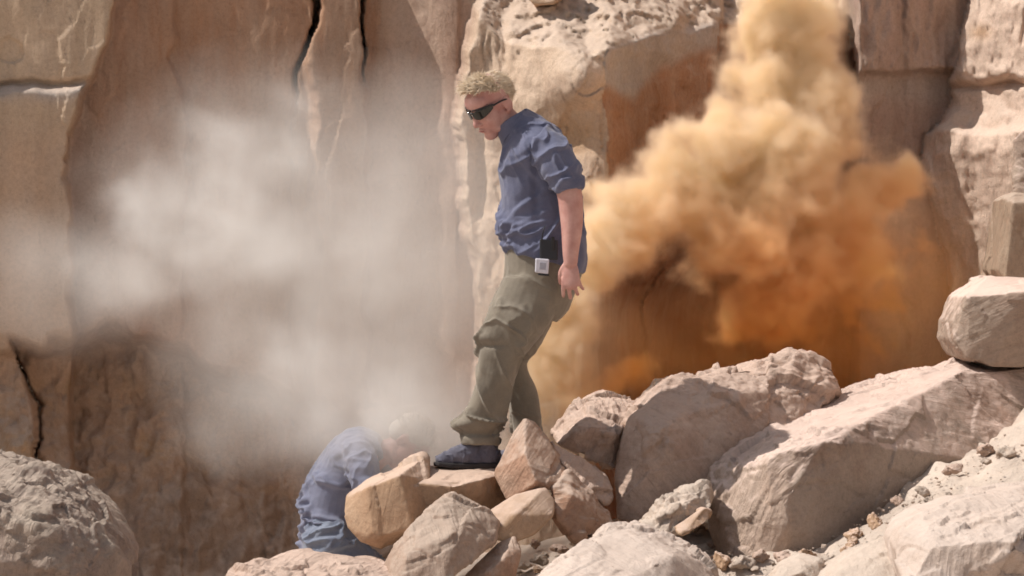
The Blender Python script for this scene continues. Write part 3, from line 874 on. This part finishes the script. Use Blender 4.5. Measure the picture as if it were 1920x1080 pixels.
def hand_parts(Mx, curl=(18, 22, 25, 28), side=1, flip=1):
    """hand hanging down -Z in its own frame; thumb towards -X; palm faces +Y*flip"""
    P = [limb([(0, 0, 0.02, 0.026), (-0.002, 0, -0.01, 0.030), (0, 0, -0.045, 0.036), (0.002, 0, -0.078, 0.036)])]
    P = [([(v[0], v[1] * 0.42, v[2]) for v in P[0][0]], P[0][1])]
    for i, (x, ln, an) in enumerate(((-0.029, 0.074, -4), (-0.010, 0.082, 2), (0.011, 0.076, 9), (0.029, 0.060, 17))):
        r = (0.0098, 0.0102, 0.0096, 0.0086)[i]
        p = Vector((x, 0, -0.070 + abs(i - 1) * 0.004)); a = 0.0
        pts = [(*p, r)]
        for seg, f in ((0.45, 0.6), (0.30, 1.0), (0.25, 0.8)):
            a += curl[i] * f
            dd = Vector((math.sin(R(an)), math.sin(R(a)) * flip, -math.cos(R(a)))).normalized()
            p = p + dd * ln * seg
            r *= 0.93
            pts.append((*p, r))
        P.append(limb(pts, k=3, n=12))
    P.append(limb([(-0.022, 0.004 * flip, -0.012, 0.014), (-0.040, 0.010 * flip, -0.036, 0.0125), (-0.047, 0.016 * flip, -0.062, 0.011), (-0.046, 0.022 * flip, -0.084, 0.009)], k=3, n=12))
    return [xf(p, Mx) for p in P]

# ------------------------------------------------------------------ the standing man
FOOT = W(895, 872, -0.02)
HS = 1.14
HM = (Matrix.Translation(W(921, 196, -0.04)) @ Matrix.Rotation(R(36), 4, 'Z') @ Matrix.Rotation(R(-36), 4, 'Y') @ Matrix.Rotation(R(4), 4, 'X') @ Matrix.Scale(HS, 4))
hp = [xf(p, HM) for p in head_parts(False)]
neck = plimb([(938, 214, -0.03, .060), (958, 236, -0.02, .062), (985, 262, 0, .075)])
torso_in = hloft([(1018, 500, 0, 62, .12, 0), (1012, 380, 0, 60, .13, 0), (1003, 300, 0, 58, .17, -8), (978, 250, 0, 36, .10, -20)])
arm = plimb([(1022, 280, -0.17, .050), (1052, 320, -0.21, .056), (1067, 360, -0.22, .056), (1071, 395, -0.22, .053), (1072, 430, -0.225, .047), (1070, 470, -0.23, .037), (1070, 492, -0.23, .031)])
farm = plimb([(1010, 285, .17, .055), (1030, 350, .2, .05), (1020, 400, .19, .046), (1000, 452, .17, .034)])
fhand = hand_parts(Matrix.Translation(W(998, 458, .17)) @ Matrix.Rotation(R(10), 4, 'Y'), flip=-1)
HH = Matrix.Translation(W(1070, 492, -0.232)) @ Matrix.Rotation(R(-12), 4, 'Z') @ Matrix.Scale(1.08, 4)
nhand = hand_parts(HH, flip=1, curl=(10, 16, 20, 24))
legs_in = [plimb([(1010, 500, -.07, .085), (950, 635, -.1, .07), (930, 700, -.08, .06), (905, 800, -.05, .042), (902, 850, -.04, .034)]),
           plimb([(1015, 505, .08, .085), (978, 645, .12, .05), (962, 688, .13, .04), (978, 740, .14, .042), (990, 845, .16, .036)])]
V, F, N = remesh(*join(*hp, neck, torso_in, arm, farm, *fhand, *nhand, *legs_in), 0.0042, smooth=2)
man = mesh_obj('person', V, F, M['skin'], origin=tuple(FOOT))
tag(man, 'fair-haired man in dark sunglasses, navy shirt and olive trousers stepping forward on the rocks', 'person')

def clothing(name, part, mat, parent, vox=0.0048, smooth=3, disp=None):
    V, F, N = remesh(*part, vox, smooth=smooth)
    if disp is not None:
        V = V + N * disp(V)[:, None]
    return mesh_obj(name, V, F, mat, parent)

def px_of(V):
    s = (V[:, 1] - CAMY) / 12 / PPM
    return V[:, 0] / s + 960, 540 - (V[:, 2] - CAMZ) / s
def spot(V, x, y, rx, ry):
    u, v = px_of(V)
    return np.exp(-(((u - x) / rx) ** 2 + ((v - y) / ry) ** 2))

torso = hloft([(1022, 490, 0, 76, .165, -16), (1021, 470, 0, 78, .17, -9), (1016, 430, 0, 79, .168, 0), (1012, 380, 0, 73, .165, 0), (1009, 335, 0, 73, .175, 2), (1004, 298, 0, 69, .20, 8), (995, 268, 0, 58, .20, 22), (978, 245, 0, 42, .13, 36), (964, 228, -.01, 31, .09, 42)])
tail = hloft([(1078, 516, 0.02, 18, .12, 20), (1076, 480, .02, 25, .15, 10), (1070, 420, 0.02, 26, .13, 0), (1064, 360, 0.02, 20, .10, 0)])
sleeve = hloft([(1008, 258, -.13, 30, .085, 50), (1030, 284, -.18, 38, .088, 42), (1052, 318, -.21, 36, .082, 24), (1066, 344, -.22, 29, .075, 10), (1068, 356, -.22, 26, .070, 8)])
cuffr = hloft([(1063, 336, -.22, 31, .080, 14), (1067, 345, -.22, 31, .082, 12), (1069, 357, -.22, 28, .078, 10)])
fsleeve = hloft([(1000, 268, .15, 34, .08, 40), (1020, 305, .19, 34, .08, 20), (1026, 355, .20, 28, .07, 0)])
def shirt_disp(P):
    u, v = px_of(P)
    near = (P[:, 1] < 0.05)
    a = folds(P, (0.75, -.25, 0.55), 9.0, 301, 0.16) * 0.020 * (0.35 + spot(P, 985, 400, 60, 70) + 0.8 * spot(P, 1060, 320, 45, 40))
    b = folds(P, (0.95, 0, 0.28), 12.0, 305, 0.14) * 0.015 * (spot(P, 980, 440, 60, 45) + spot(P, 1062, 335, 36, 24))
    c = folds(P, (-0.5, 0, 0.85), 10.0, 309, 0.18) * 0.014 * spot(P, 1010, 290, 60, 60)
    e = -0.016 * spot(P, 1005, 345, 8, 60) * near
    h = fbm(P * 5, 311, 3) * 0.006
    return a + b + c + e + h
shirt = clothing('shirt', join(torso, tail, sleeve, cuffr, fsleeve), M['shirt'], man, disp=shirt_disp)
# standing collar with a point at the throat
CM = [((988, 203), (935, 262)), ((996, 214), (940, 276))]
cl = []
for k, (g, w0, r0) in enumerate(((0, 1.0, 0), (1, 1.05, 0))):
    pass
def collar_part():
    axis0, axis1 = W(957, 222, -.03), W(971, 244, -.02)
    V, F = [], []
    n = 40
    rows = [(0.0, 1.0), (0.35, 1.03), (1.0, 1.16), (1.0, 1.05), (0.0, 0.92)]
    up = (axis0 - axis1).normalized()
    e1 = Vector((0, 1, 0)).cross(up).normalized(); e2 = Vector((0, 1, 0))
    for (h, sc) in rows:
        for k in range(n + 1):
            t = -math.pi + 2 * math.pi * (k / n)
            c = axis0.lerp(axis1, h * 1.0)
            fr = max(0.0, math.cos(t)) ** 6
            e = e1 * -1
            p = c + (e * math.cos(t) * 0.073 + e2 * math.sin(t) * 0.080) * sc
            p = p + up * (-0.030 * fr) + e * (0.016 * fr)
            V.append(tuple(p))
    m = n + 1
    for i in range(len(rows)):
        j = (i + 1) % len(rows)
        for k in range(n):
            F.append((i * m + k, i * m + k + 1, j * m + k + 1, j * m + k))
    F.append(tuple(i * m for i in range(len(rows)))); F.append(tuple(i * m + n for i in range(len(rows)))[::-1])
    return V, F
clothing('collar', collar_part(), M['shirt'], shirt, vox=0.004, smooth=2)

pelvis = hloft([(1018, 446, 0, 70, .15, 0), (1020, 500, 0, 74, .16, 0), (1012, 540, 0, 70, .165, 0), (1006, 575, 0, 60, .15, -8), (1000, 592, 0, 45, .12, -12)])
leg1 = hloft([(1005, 520, -.06, 60, .10, 0), (985, 570, -.08, 60, .105, -14), (962, 610, -.10, 55, .10, -18), (947, 640, -.10, 50, .095, -16), (936, 675, -.10, 39, .085, -8), (929, 715, -.09, 37, .08, 0), (917, 755, -.07, 39, .08, 4), (902, 790, -.06, 41, .08, 0), (898, 806, -.05, 36, .075, 0), (899, 822, -.05, 37, .075, 0), (900, 832, -.05, 36, .075, 0)])
leg2 = hloft([(1022, 530, .07, 46, .10, 0), (1000, 590, .10, 38, .10, -14), (976, 645, .12, 33, .09, -8), (959, 685, .13, 29, .08, 4), (972, 720, .14, 30, .08, 8), (980, 742, .145, 31, .08, 4), (984, 765, .15, 30, .078, 0), (989, 800, .16, 28, .075, 0), (992, 845, .16, 29, .075, 0)])
def tr_disp(P):
    a = folds(P, (0.8, 0, -0.55), 10.0, 321, 0.15) * 0.024 * (spot(P, 925, 655, 55, 45) + .35 * spot(P, 985, 560, 60, 60))
    b = folds(P, (0.97, 0, -0.2), 17.0, 323, 0.10) * 0.026 * (spot(P, 895, 800, 60, 24) + .3 * spot(P, 985, 810, 60, 30))
    c = folds(P, (-0.35, 0, 0.9), 8.0, 325, 0.2) * 0.018 * (spot(P, 920, 740, 60, 60) + .6 * spot(P, 980, 590, 60, 60))
    e = 0.020 * spot(P, 860, 795, 22, 8) + 0.014 * spot(P, 902, 632, 16, 10) - 0.010 * spot(P, 915, 648, 30, 6)
    e = e - 0.012 * spot(P, 895, 814, 60, 5)
    return a + b + c + e + fbm(P * 5, 327, 3) * 0.007
tr = clothing('trousers', join(pelvis, leg1, leg2), M['trousers'], man, disp=tr_disp)
# pocket flap seen at the hip below the shirt
def slab_on(pxs, Y, th):
    a = [W(x, y, Y) for x, y in pxs]
    V = [tuple(p) for p in a] + [tuple(p + Vector((0, th, 0))) for p in a]
    n = len(a)
    F = [tuple(range(n))[::-1], tuple(range(n, 2 * n))] + [(k, (k + 1) % n, n + (k + 1) % n, n + k) for k in range(n)]
    return V, F

def boot(c, yaw, parent, label=None):
    Mx = Matrix.Translation(c) @ Matrix.Rotation(R(yaw), 4, 'Z')
    up = [ell((-.155, 0, .040), (.060, .044, .036)), ell((-.10, 0, .052), (.075, .043, .048)), ell((-.055, 0, .075), (.06, .040, .05)), ell((-.03, 0, .055), (.075, .040, .052)), ell((.03, 0, .05), (.055, .040, .048)),
          limb([(0.02, 0, .05, .046), (0.022, 0, .10, .048), (0.025, 0, .15, .050)])]
    up = [xf(p, Mx) for p in up]
    def d(P):
        return 0.004 * folds(P, (0.3, 1, 0), 26, 331, .2) + 0.002 * fbm(P * 30, 332, 2)
    b = clothing('boot', join(*up), M['boot'], parent, vox=0.0045, smooth=3, disp=d)
    outl = [(-.222, -.015), (-.205, -.040), (-.15, -.052), (-.08, -.048), (0, -.042), (.06, -.042), (.088, -.020), (.088, .020), (.06, .042), (0, .042), (-.08, .046), (-.15, .050), (-.205, .036), (-.222, .012)]
    n = len(outl)
    V = [tuple(Mx @ Vector((x, y, 0.0 + (0.010 if x < -.19 else 0)))) for x, y in outl] + [tuple(Mx @ Vector((x, y, .022 + (0.008 if x < -.19 else 0)))) for x, y in outl]
    F = [tuple(range(n))[::-1], tuple(range(n, 2 * n))] + [(k, (k + 1) % n, n + (k + 1) % n, n + k) for k in range(n)]
    V, F, N = remesh(V, F, 0.004, bevel=0.004)
    mesh_obj('sole', V, F, M['rubber'], b)
    laces = []
    for k in range(4):
        x = -.075 + k * .022; z = .088 + k * .010
        laces.append(xf(limb([(x, -.030, z - .012, .0028), (x + .004, 0, z + .004, .0028), (x, .030, z - .012, .0028)], k=2, n=8), Mx))
    V, F = join(*laces)
    mesh_obj('laces', V, F, M['black'], b)
    return b
boot(W(905, 877, -0.05), 10, man)
boot(W(990, 882, 0.16), 4, man)

# hair, sunglasses
rnd = random.Random(4)
def hair_region(p):
    if p.z > 0.060 + 0.85 * max(0, -p.x) and p.x > -0.055: return True
    return p.x > 0.030 + 0.1 * max(0, .0 - p.z) and p.z > -0.02 and not (abs(p.y) > .06 and p.x < .045 and p.z < .03)
def hair_wind(p):
    f = max(0, -p.x + 0.01) * 14
    return Vector((-0.9 * f if p.x < 0.02 else 0.8, 0, 0.25 * f if p.x < .02 else -0.9)) * 1.2
cap = ell((0.017, 0, 0.043), (0.099, 0.083, 0.090))
capV = []
V, F, N = remesh(*xf(join(ell((0.016, 0, 0.038), (0.088, 0.074, 0.082)), ell((0.050, 0, 0.005), (0.050, 0.066, 0.055))), HM), 0.004, smooth=2)
V = V + N * (0.003 * fbm(V * 60, 342, 3))[:, None]
sV, sF = strands(HM, rnd, 5200, 0.034, 0.0017, 0.7, hair_wind, hair_region)
n0 = len(V)
V = np.concatenate((V, np.array(sV))); F = list(F) + [tuple(i + n0 for i in f) for f in sF]
tV, tF = strands(HM, rnd, 620, 0.066, 0.0017, 0.8, lambda p: Vector((-1.0, 0, .42)), lambda p: -0.06 < p.x < -0.005 and p.z > 0.092)
n0 = len(V)
V = np.concatenate((V, np.array(tV))); F = F + [tuple(i + n0 for i in f) for f in tF]
mesh_obj('hair', V, F, M['hair'], man)

def lens_part(s):
    V, F = [], []
    nu, nv = 16, 8
    for lay in (0.0, 0.003):
        for i in range(nu + 1):
            for j in range(nv + 1):
                a = R(4 + 60 * i / nu); h = (j / nv - .5)
                tp = 0.043 * (0.5 + 0.5 * min(1, i / nu * 3.5)) * (1 - 0.72 * (i / nu) ** 2.2)
                r = 0.100 + lay
                rx = 0.088 + lay
                V.append((-r * math.cos(a) * 1.0 - 0.002, s * (rx * math.sin(a) * 0.93), 0.012 + h * tp + 0.010 * (i / nu) ** 2))
    def q(l, i, j): return l * (nu + 1) * (nv + 1) + i * (nv + 1) + j
    for i in range(nu):
        for j in range(nv):
            F.append((q(0, i, j), q(0, i, j + 1), q(0, i + 1, j + 1), q(0, i + 1, j)))
            F.append((q(1, i, j), q(1, i + 1, j), q(1, i + 1, j + 1), q(1, i, j + 1)))
    for i in range(nu):
        F.append((q(0, i, 0), q(0, i + 1, 0), q(1, i + 1, 0), q(1, i, 0))); F.append((q(0, i, nv), q(1, i, nv), q(1, i + 1, nv), q(0, i + 1, nv)))
    for j in range(nv):
        F.append((q(0, 0, j), q(1, 0, j), q(1, 0, j + 1), q(0, 0, j + 1))); F.append((q(0, nu, j), q(0, nu, j + 1), q(1, nu, j + 1), q(1, nu, j)))
    return V, F
gl = []
for s in (1, -1):
    gl.append(limb([(-0.046, s * 0.080, .026, .0045), (-0.01, s * 0.086, .022, .0038), (0.022, s * 0.085, .012, .003)], k=3, n=8))
    gl.append(limb([(-0.098, s * 0.006, .034, .003), (-0.084, s * 0.045, .036, .0036), (-0.046, s * 0.080, .030, .0045)], k=3, n=8))
gl.append(limb([(-0.101, -0.010, .022, .0045), (-0.104, 0, .026, .0045), (-0.101, 0.010, .022, .0045)], k=3, n=8))
V, F = xf(join(*gl), HM)
sg = mesh_obj('sunglasses', V, F, M['frame'], man)
for s in (1, -1):
    V, F = xf(lens_part(s), HM)
    mesh_obj('lens', V, F, M['lens'], sg)
V, F, N = remesh(*xf(join(ell((-0.0985, 0, -0.0625), (0.004, 0.019, 0.0022))), HM), 0.0015)
mesh_obj('mouth', V, F, M['lip'], man)

# transmitter pack clipped to the belt
pk = empty('radio_pack', W(1026, 512, -0.19))
tag(pk, 'small black and white transmitter pack clipped to the belt of the standing man', 'radio pack')
V, F, N = remesh(*slab_on([(1012, 448), (1046, 450), (1046, 488), (1012, 486)], -0.205, 0.035), 0.003, bevel=0.004)
mesh_obj('case', V, F, M['black'], pk)
V, F, N = remesh(*slab_on([(1004, 484), (1030, 486), (1028, 514), (1003, 511)], -0.215, 0.03), 0.003, bevel=0.004)
mesh_obj('battery_cover', V, F, M['white'], pk)
V, F, N = remesh(*slab_on([(1009, 512), (1030, 514), (1029, 518), (1009, 516)], -0.212, 0.026), 0.002, bevel=0.001)
mesh_obj('latch', V, F, M['black'], pk)
V, F, N = remesh(*slab_on([(1012, 492), (1024, 493), (1023, 506), (1011, 505)], -0.2175, 0.004), 0.0012)
mesh_obj('label', V, F, M['greylabel'], pk)
V, F, N = remesh(*slab_on([(1034, 444), (1040, 444), (1040, 470), (1034, 470)], -0.211, 0.008), 0.0015, bevel=0.001)
mesh_obj('clip', V, F, M['frame'], pk)
V, F = plimb([(1016, 450, -.205, .0035), (1018, 436, -.215, .003), (1022, 424, -.21, .002)], n=8)
mesh_obj('antenna', V, F, M['black'], pk)

# ------------------------------------------------------------------ the person bent over behind the rocks
BO = W(640, 1075, .75)
HM2 = Matrix.Translation(W(762, 828, .72)) @ Matrix.Rotation(R(180), 4, 'Z') @ Matrix.Rotation(R(-62), 4, 'Y') @ Matrix.Scale(1.05, 4)
hp2 = [xf(p, HM2) for p in head_parts(False)]
neck2 = plimb([(748, 838, .72, .055), (715, 850, .73, .06), (690, 865, .74, .08)])
tor2 = plimb([(625, 1000, .75, .12), (635, 940, .75, .12), (662, 870, .75, .12)])
arm2 = [plimb([(690, 862, .55, .05), (690, 905, .5, .045), (722, 960, .45, .04), (760, 985, .42, .03)]),
        plimb([(700, 862, .95, .05), (740, 920, .98, .045), (775, 985, .95, .03)])]
h2 = hand_parts(Matrix.Translation(W(765, 988, .42)) @ Matrix.Rotation(R(-50), 4, 'Y')) + hand_parts(Matrix.Translation(W(778, 990, .95)) @ Matrix.Rotation(R(-30), 4, 'Y'), flip=-1)
KZ = float(ground_z(-0.7, .75))
def at(px, z, Y):
    return Vector((W(px, 500, Y).x, Y, z))
legp = []
for yo in (.60, .90):
    a = W(612, 1015, yo); k_ = at(745, KZ + .10, yo); an = at(600, KZ + .07, yo)
    legp.append(((*a, .10), (*((a + k_) / 2), .088), (*k_, .07), (*((k_ + an) / 2), .062), (*an, .048)))
V, F, N = remesh(*join(*hp2, neck2, tor2, *arm2, *h2, *[limb([(*p[:3], p[3] * .8) for p in l]) for l in legp]), 0.0055, smooth=2)
bent = mesh_obj('person', V, F, M['skin'], origin=tuple(BO))
tag(bent, 'person bent over behind the rocks in dusty blue shirt and jeans', 'person')
t2 = hloft([(622, 1046, .75, 58, .20, -6), (617, 985, .75, 56, .19, -15), (622, 940, .75, 55, .19, -22), (640, 895, .75, 54, .20, -32), (664, 855, .75, 50, .21, -48), (690, 838, .75, 38, .20, -65), (716, 838, .74, 24, .12, -75)], power=2.1)
s2 = plimb([(672, 850, .58, .085), (680, 885, .50, .075), (700, 925, .46, .062), (728, 965, .45, .055), (745, 978, .44, .052)])
s3 = plimb([(690, 850, .92, .08), (715, 895, .98, .065), (750, 950, .98, .055)])
def bd(P):
    return (folds(P, (1, 0, -.15), 11, 351, .14) * 0.014 * (2.0 * spot(P, 590, 990, 60, 80) + .5) + folds(P, (.6, 0, .8), 9, 353, .16) * .010 * spot(P, 660, 880, 70, 60) + .006 * fbm(P * 5, 355, 3))
clothing('shirt', join(t2, s2, s3), M['lavender'], bent, vox=0.006, disp=bd)
jp = hloft([(618, 1055, .75, 50, .17, -5), (616, 1020, .75, 48, .16, -8), (616, 990, .75, 46, .15, -10)])
def jd(P):
    return folds(P, (1, 0, .35), 13, 361, .14) * 0.015 + .006 * fbm(P * 6, 365, 3)
clothing('jeans', join(jp, *[limb([(*p[:3], p[3] * 1.12) for p in l]) for l in legp]), M['denim'], bent, vox=0.006, disp=jd)
for yo in (.60, .90):
    boot(at(585, KZ + 0.005, yo), 180 - 8, bent)
V, F, N = remesh(*xf(join(ell((0.020, 0, 0.050), (0.096, 0.084, 0.087)), ell((0.055, 0, 0.0), (0.055, 0.070, 0.055))), HM2), 0.005, smooth=2)
sV, sF = strands(HM2, rnd, 1200, 0.05, 0.0014, 0.6, lambda p: Vector((.4, 0, .3)), lambda p: p.z > 0.02 or p.x > .04)
n0 = len(V)
V = np.concatenate((V, np.array(sV))); F = list(F) + [tuple(i + n0 for i in f) for f in sF]
mesh_obj('hair', V, F, M['fairhair'], bent)

# ------------------------------------------------------------------ smoke and dust
def cloud(name, label, cat, blobs, lo, hi, vox, color, absorb, dens, bill=(3.2, 0.32), fine=(9.0, 0.12), warp=0.12, soft=0.25, seed=0.0, aniso=-0.08, grow=0.0, veil=(), vdens=0.2, color2=None, zr=(0, 1), lfo=0.15):
    """a puff of real volume: blobs (px, py, Y, radius x, y, z, weight) whose rim billows"""
    m = bpy.data.materials.new(name)
    m.use_nodes = True
    nt = m.node_tree
    nt.nodes.clear()
    out = nd(nt, 'ShaderNodeOutputMaterial')
    pv = nd(nt, 'ShaderNodeVolumePrincipled')
    pv.inputs['Color'].default_value = (*color, 1)
    pv.inputs['Absorption Color'].default_value = (*absorb, 1)
    pv.inputs['Density'].default_value = dens
    pv.inputs['Anisotropy'].default_value = aniso
    pv.inputs['Density Attribute'].default_value = 'density'
    nt.links.new(pv.outputs[0], out.inputs['Volume'])
    if color2 is not None:            # sunlit pale top and shaded base put into colour, besides thinning powder
        tc = nd(nt, 'ShaderNodeTexCoord')
        sx = nd(nt, 'ShaderNodeSeparateXYZ')
        nt.links.new(tc.outputs['Object'], sx.inputs[0])
        h = math_n(nt, 'SUBTRACT', sx.outputs[2], math_n(nt, 'MULTIPLY', sx.outputs[0], 0.25))
        lf = math_n(nt, 'MULTIPLY', math_n(nt, 'SUBTRACT', 0.62, sx.outputs[0]), 2.2)
        lf.node.use_clamp = True
        h = math_n(nt, 'ADD', h, lf)
        h = math_n(nt, 'ADD', h, math_n(nt, 'MULTIPLY', noise(nt, tc.outputs['Object'], 2.2, 2), 0.5))
        mr = nd(nt, 'ShaderNodeMapRange')
        mr.inputs[1].default_value, mr.inputs[2].default_value = zr
        nt.links.new(h, mr.inputs[0])
        nt.links.new(mixc(nt, mr.outputs[0], color, color2), pv.inputs['Color'])
    g = bpy.data.node_groups.new(name, 'GeometryNodeTree')
    g.interface.new_socket('Geometry', in_out='INPUT', socket_type='NodeSocketGeometry')
    g.interface.new_socket('Geometry', in_out='OUTPUT', socket_type='NodeSocketGeometry')
    go = g.nodes.new('NodeGroupOutput')
    pos = g.nodes.new('GeometryNodeInputPosition').outputs[0]
    L = g.links.new
    def vm(op, a, b=None, sc=None):
        n = g.nodes.new('ShaderNodeVectorMath'); n.operation = op
        for i, q in enumerate((a, b)):
            if q is None: continue
            if isinstance(q, (tuple, list, Vector)): n.inputs[i].default_value = tuple(q)
            else: L(q, n.inputs[i])
        if sc is not None: n.inputs['Scale'].default_value = sc
        return n
    def mt(op, a, b=None, c=None, clamp=False):
        n = g.nodes.new('ShaderNodeMath'); n.operation = op; n.use_clamp = clamp
        for i, q in enumerate((a, b, c)):
            if q is None: continue
            if isinstance(q, (int, float)): n.inputs[i].default_value = q
            else: L(q, n.inputs[i])
        return n.outputs[0]
    def nz(scale, det, vec, ro=0.55):
        n = g.nodes.new('ShaderNodeTexNoise'); n.inputs['Scale'].default_value = scale
        n.inputs['Detail'].default_value = det; n.inputs['Roughness'].default_value = ro
        L(vec, n.inputs['Vector']); return n
    p0 = vm('ADD', pos, (seed, seed * 1.7, -seed)).outputs[0]
    wv = vm('SUBTRACT', nz(2.2, 3, p0).outputs['Color'], (0.5, 0.5, 0.5)).outputs[0]
    p = vm('ADD', pos, vm('SCALE', wv, sc=warp * 4).outputs[0]).outputs[0]
    f = None
    for (px, py, Y, rx, ry, rz, wt) in blobs:
        c = W(px, py, Y)
        d = vm('LENGTH', vm('DIVIDE', vm('SUBTRACT', p, tuple(c)).outputs[0], (rx, ry, rz)).outputs[0]).outputs['Value']
        v = mt('MULTIPLY', mt('SUBTRACT', 1.0, d), wt)
        f = v if f is None else mt('SMOOTH_MAX', f, v, 0.12)
    pw = vm('ADD', p0, vm('SCALE', wv, sc=0.35).outputs[0]).outputs[0]
    vo = g.nodes.new('ShaderNodeTexVoronoi'); vo.feature = 'F1'
    vo.inputs['Scale'].default_value = bill[0]; vo.inputs['Detail'].default_value = 3.0
    vo.inputs['Roughness'].default_value = 0.5; vo.inputs['Lacunarity'].default_value = 2.3
    L(pw, vo.inputs['Vector'])
    f = mt('SUBTRACT', f, mt('MULTIPLY', mt('SUBTRACT', vo.outputs['Distance'], 0.35), bill[1]))
    f = mt('ADD', f, mt('MULTIPLY', mt('SUBTRACT', nz(fine[0], 4, p0, 0.6).outputs[0], 0.5), fine[1] * 2))
    f = mt('ADD', f, grow)
    f = mt('DIVIDE', f, soft, clamp=True)
    f = mt('MULTIPLY', f, f)
    lowf = mt('MULTIPLY', mt('SUBTRACT', nz(1.6, 2, p0).outputs[0], lfo), 1.6, clamp=True)
    f = mt('MULTIPLY', f, lowf)
    if veil:
        g2 = None
        for (px, py, Y, rx, ry, rz, wt) in veil:
            c = W(px, py, Y)
            d = vm('LENGTH', vm('DIVIDE', vm('SUBTRACT', p, tuple(c)).outputs[0], (rx, ry, rz)).outputs[0]).outputs['Value']
            v = mt('MULTIPLY', mt('SUBTRACT', 1.0, d, clamp=True), wt)
            g2 = v if g2 is None else mt('MAXIMUM', g2, v)
        g2 = mt('MULTIPLY', g2, mt('MULTIPLY', mt('SUBTRACT', nz(3.0, 4, p0, 0.6).outputs[0], 0.22), 2.4, clamp=True))
        f = mt('ADD', f, mt('MULTIPLY', g2, vdens))
    vc = g.nodes.new('GeometryNodeVolumeCube')
    L(f, vc.inputs['Density'])
    vc.inputs['Min'].default_value = lo; vc.inputs['Max'].default_value = hi
    for i, ax in enumerate('XYZ'):
        vc.inputs['Resolution ' + ax].default_value = int((hi[i] - lo[i]) / vox)
    sm = g.nodes.new('GeometryNodeSetMaterial'); sm.inputs['Material'].default_value = m
    L(vc.outputs[0], sm.inputs[0]); L(sm.outputs[0], go.inputs[0])
    vd = bpy.data.volumes.new(name)
    vd.materials.append(m)
    o = bpy.data.objects.new(name, vd)
    COL.objects.link(o)
    md = o.modifiers.new('cloud', 'NODES'); md.node_group = g
    tag(o, label, cat, kind='stuff')
    return o

ORG = [(1470, 40, 1.7, .38, .34, .40, 1), (1480, 160, 1.7, .44, .38, .46, 1.1), (1470, 290, 1.6, .50, .42, .50, 1.2),
       (1370, 290, 1.6, .36, .34, .40, 1.1), (1270, 360, 1.45, .40, .34, .38, 1.1), (1180, 400, 1.3, .40, .30, .38, 1), (1130, 360, 1.35, .24, .2, .2, .9),
       (1110, 450, 1.15, .34, .26, .36, .9), (1050, 580, 1.05, .30, .24, .46, .8), (1030, 700, 1.0, .36, .24, .40, .8), (1120, 730, 1.05, .38, .24, .30, .7),
       (1400, 430, 1.5, .52, .42, .46, 1.1), (1550, 440, 1.7, .52, .42, .46, 1.1), (1640, 350, 1.8, .34, .26, .30, .9), (1690, 320, 1.9, .22, .2, .20, .8),
       (1640, 490, 1.9, .40, .34, .40, .55), (1450, 560, 1.6, .46, .36, .40, 1), (1580, 620, 1.8, .46, .34, .36, .4)]
cloud('orange_smoke', 'billowing plume of orange powder smoke rising beside the rock pillar', 'smoke', ORG, (0.0, 0.5, -0.5), (3.0, 2.85, 2.75), 0.017,
      (0.98, 0.47, 0.18), (0.6, 0.2, 0.05), 40.0, bill=(3.6, 0.50), fine=(9.0, 0.40), soft=0.42, grow=0.10, color2=(0.998, 0.785, 0.61), zr=(0.50, 1.42),
      veil=[(1450, 660, 2.2, 1.1, .8, .6, 1), (1600, 560, 1.9, .9, .6, .9, .9), (1060, 680, 1.2, .6, .4, .6, 1.0)], vdens=0.055)
GRY = [(450, 290, 1.5, .62, .45, .46, 1.0), (560, 190, 1.7, .45, .4, .30, .7), (300, 400, 1.5, .48, .42, .42, 1.0), (450, 460, 1.3, .66, .5, .48, 1.1), (240, 530, 1.4, .42, .4, .30, .85),
       (640, 480, 1.4, .75, .5, .65, .8), (620, 660, 1.2, .55, .42, .45, .8), (770, 700, 1.0, .40, .35, .40, .35), (755, 790, .50, .46, .28, .25, .95)]
VEIL = [(540, 430, 1.6, 1.25, .7, 1.0, 1.2), (760, 560, 1.3, .85, .8, 1.3, 1.3), (230, 520, 1.6, 1.0, .6, .45, 1.0), (600, 720, .9, .9, .6, .55, 1.4), (750, 790, .5, .6, .4, .35, 2.2)]
cloud('grey_dust', 'wide drifting cloud of pale grey dust in front of the left cliff', 'dust cloud', GRY, (-3.5, 0.08, -0.8), (0.6, 2.75, 2.6), 0.022,
      (0.775, 0.757, 0.74), (0.5, 0.48, 0.45), 7.0, bill=(2.6, 0.62), fine=(5.5, 0.5), soft=0.85, seed=4.0, grow=0.24, veil=VEIL, vdens=0.26, lfo=0.08)
